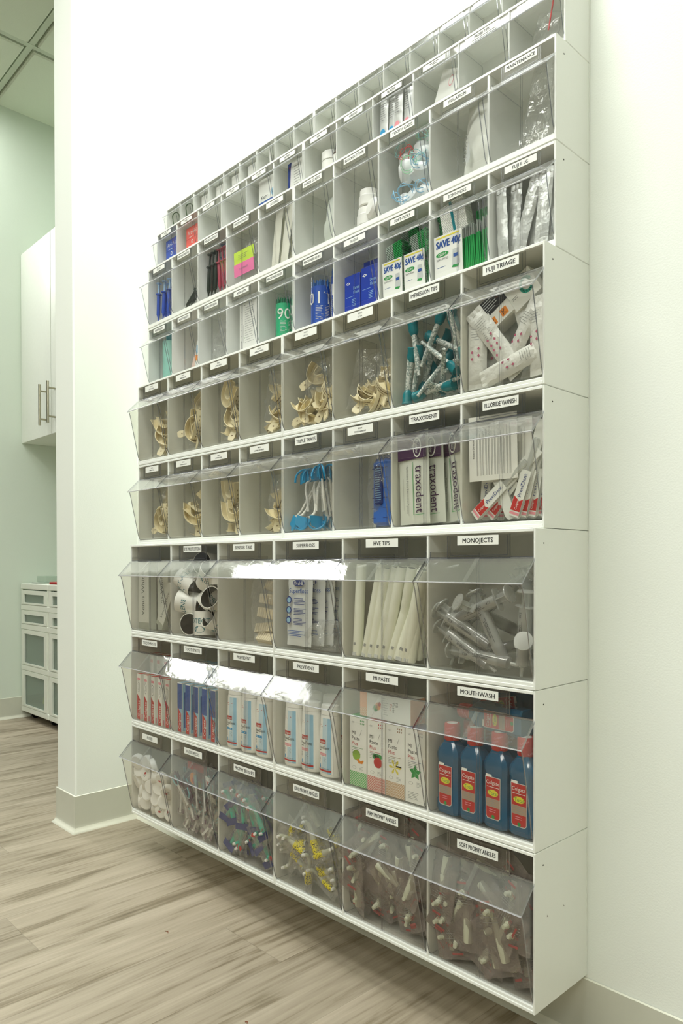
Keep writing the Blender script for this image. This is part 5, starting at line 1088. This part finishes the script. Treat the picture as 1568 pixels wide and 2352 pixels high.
def cart(x0, x1, label):
    t = thing('drawer_cart', label, 'drawer cart', (x0, .283, 0), 'plastic drawer carts'); w_ = x1-x0; D_ = .30
    zs = [.062, .268, .470, .565, .668]
    for k, z in enumerate(zs):
        b = MB(); b.bbox(0, w_, 0, D_, z-.026, z+.003, TW2, .004)
        b.build('shelf_frame', t)
    for (x, y) in ((.0, .004), (w_-.018, .004), (0, D_-.02), (w_-.018, D_-.02)): b = MB(); b.box(x, x+.018, y, y+.016, .06, .66, TW2); b.build('post', t)
    for k in range(4):
        z0, z1 = zs[k]+.004, zs[k+1]-.0265-(.004 if k == 3 else 0)
        b = MB(); xx0, xx1 = .012, w_-.012
        b.box(xx0, xx1, .006, .009, z0, z1, TCL); b.box(xx0, xx1, .009, D_-.02, z0, z0+.003, TCL); b.box(xx0, xx0+.003, .009, D_-.02, z0, z1, TCL); b.box(xx1-.003, xx1, .009, D_-.02, z0, z1, TCL)
        d = b.build('drawer', t)
        b = MB(); e = .034
        b.box(xx0, xx1, -.001, .0055, z1-.02, z1, TW2); b.box(xx0, xx0+e, -.001, .0055, z0, z1-.02, TW2); b.box(xx1-e, xx1, -.001, .0055, z0, z1-.02, TW2); b.box(xx0+e, xx1-e, -.001, .0055, z0, z0+.008, TW2); b.build('front_frame', d)
    for (x, y) in ((.05, .05), (w_-.05, .05), (.05, D_-.05), (w_-.05, D_-.05)):
        b = MB(); b.lathe([(.019, -.010), (.021, -.008), (.021, .008), (.019, .010)], BLACK, 16, Matrix.Translation((x, y, .0212)) @ Matrix.Rotation(PI/2, 4, 'Y')); b.box(x-.008, x+.008, y-.006, y+.006, .022, .041, BLACK); b.build('caster', t)
cart(XL+.012, -1.636, 'white drawer cart with clear drawers standing against the left wall'); cart(-1.632, -1.294, 'white drawer cart with clear drawers, cut off by the end of the wall')
def small(b, nm, loc, lab, cat, rot=(0, 0, 0)): p = b.build(nm); return put(p, loc, lab, cat, None, rot)
b = MB(); b.bbox(-.06, .06, 0, .10, 0, .10, mat('dark_green_box', (84, 100, 90), .5), .003); small(b, 'storage_box', (-1.745, .33, .2755), 'dark grey-green box in the third drawer from the top of the left cart', 'box')
b = MB(); b.bbox(-.03, .03, 0, .04, 0, .022, WHITE, .003); small(b, 'white_box', (-1.76, .32, .5755), 'small white box in the top drawer of the left cart', 'box')
LIM = mat('lime_plastic', (200, 206, 70), .5)
b = MB(); b.tube([(-.02, 0, .01), (0, 0, .05), (.03, 0, .07), (.01, .0, .02)], .012, LIM, 8); small(b, 'lime_tool', (-1.80, .34, .075), 'lime green tool in the bottom drawer of the left cart', 'tool')
b = MB(); b.lathe([(.020, 0), (.022, .004), (.012, .05), (.010, .09)], mat('slate_plastic', (96, 110, 120), .4), 12); small(b, 'grey_bottle', (-1.79, .40, .0662), 'slate grey bottle at the back of the bottom cart drawer', 'bottle')
b = MB(); b.lathe([(.014, 0), (.016, .003), (.016, .03), (.010, .036)], WHITE, 14); small(b, 'white_bottle', (-1.70, .33, .0662), 'small white bottle at the right of the bottom cart drawer', 'bottle')
b = MB(); b.bbox(-.11, .12, 0, .16, 0, .006, mat('glass_tray', (190, 200, 190), .2), .002); small(b, 'flat_tray', (-1.80, .31, .6714), 'flat tray lying on top of the left drawer cart', 'tray')
b = MB(); b.bbox(-.06, .06, 0, .12, 0, .030, TCL, .002); small(b, 'clear_case', (-1.80, .32, .6777), 'clear low case on the flat tray on the left cart', 'case')
b = MB(); b.bbox(-.07, .07, 0, .12, 0, .034, TCL, .002); small(b, 'clear_case', (-1.52, .32, .6832), 'clear low case on the red folder on the right cart', 'case')
b = MB(); b.bbox(-.11, .11, 0, .2, 0, .0115, mat('red_folder', (168, 26, 30), .5), .002); small(b, 'red_folder', (-1.52, .288, .6714), 'red folder lying on top of the right drawer cart', 'folder')
b = MB(); b.bbox(-.025, .025, 0, .04, 0, .014, WHITE, .004); small(b, 'pot_lid', (-1.53, .34, .7175), 'small white lid on top of the clear case on the right cart', 'lid')
b = MB()
for (x, y, s_) in ((.42, -.30, 1), (.9, -.42, .8), (.78, -.36, .5)): b.tube([(x, y, .0009), (x+.006*s_, y+.003, .0011), (x+.011*s_, y, .0009)], .0008, mat('reddish_fibre', (140, 84, 60), .8), 5)
tag(b.build('floor_debris'), 'tiny reddish scraps lying on the wood floor in front of the bins', 'debris')['kind'] = 'stuff'
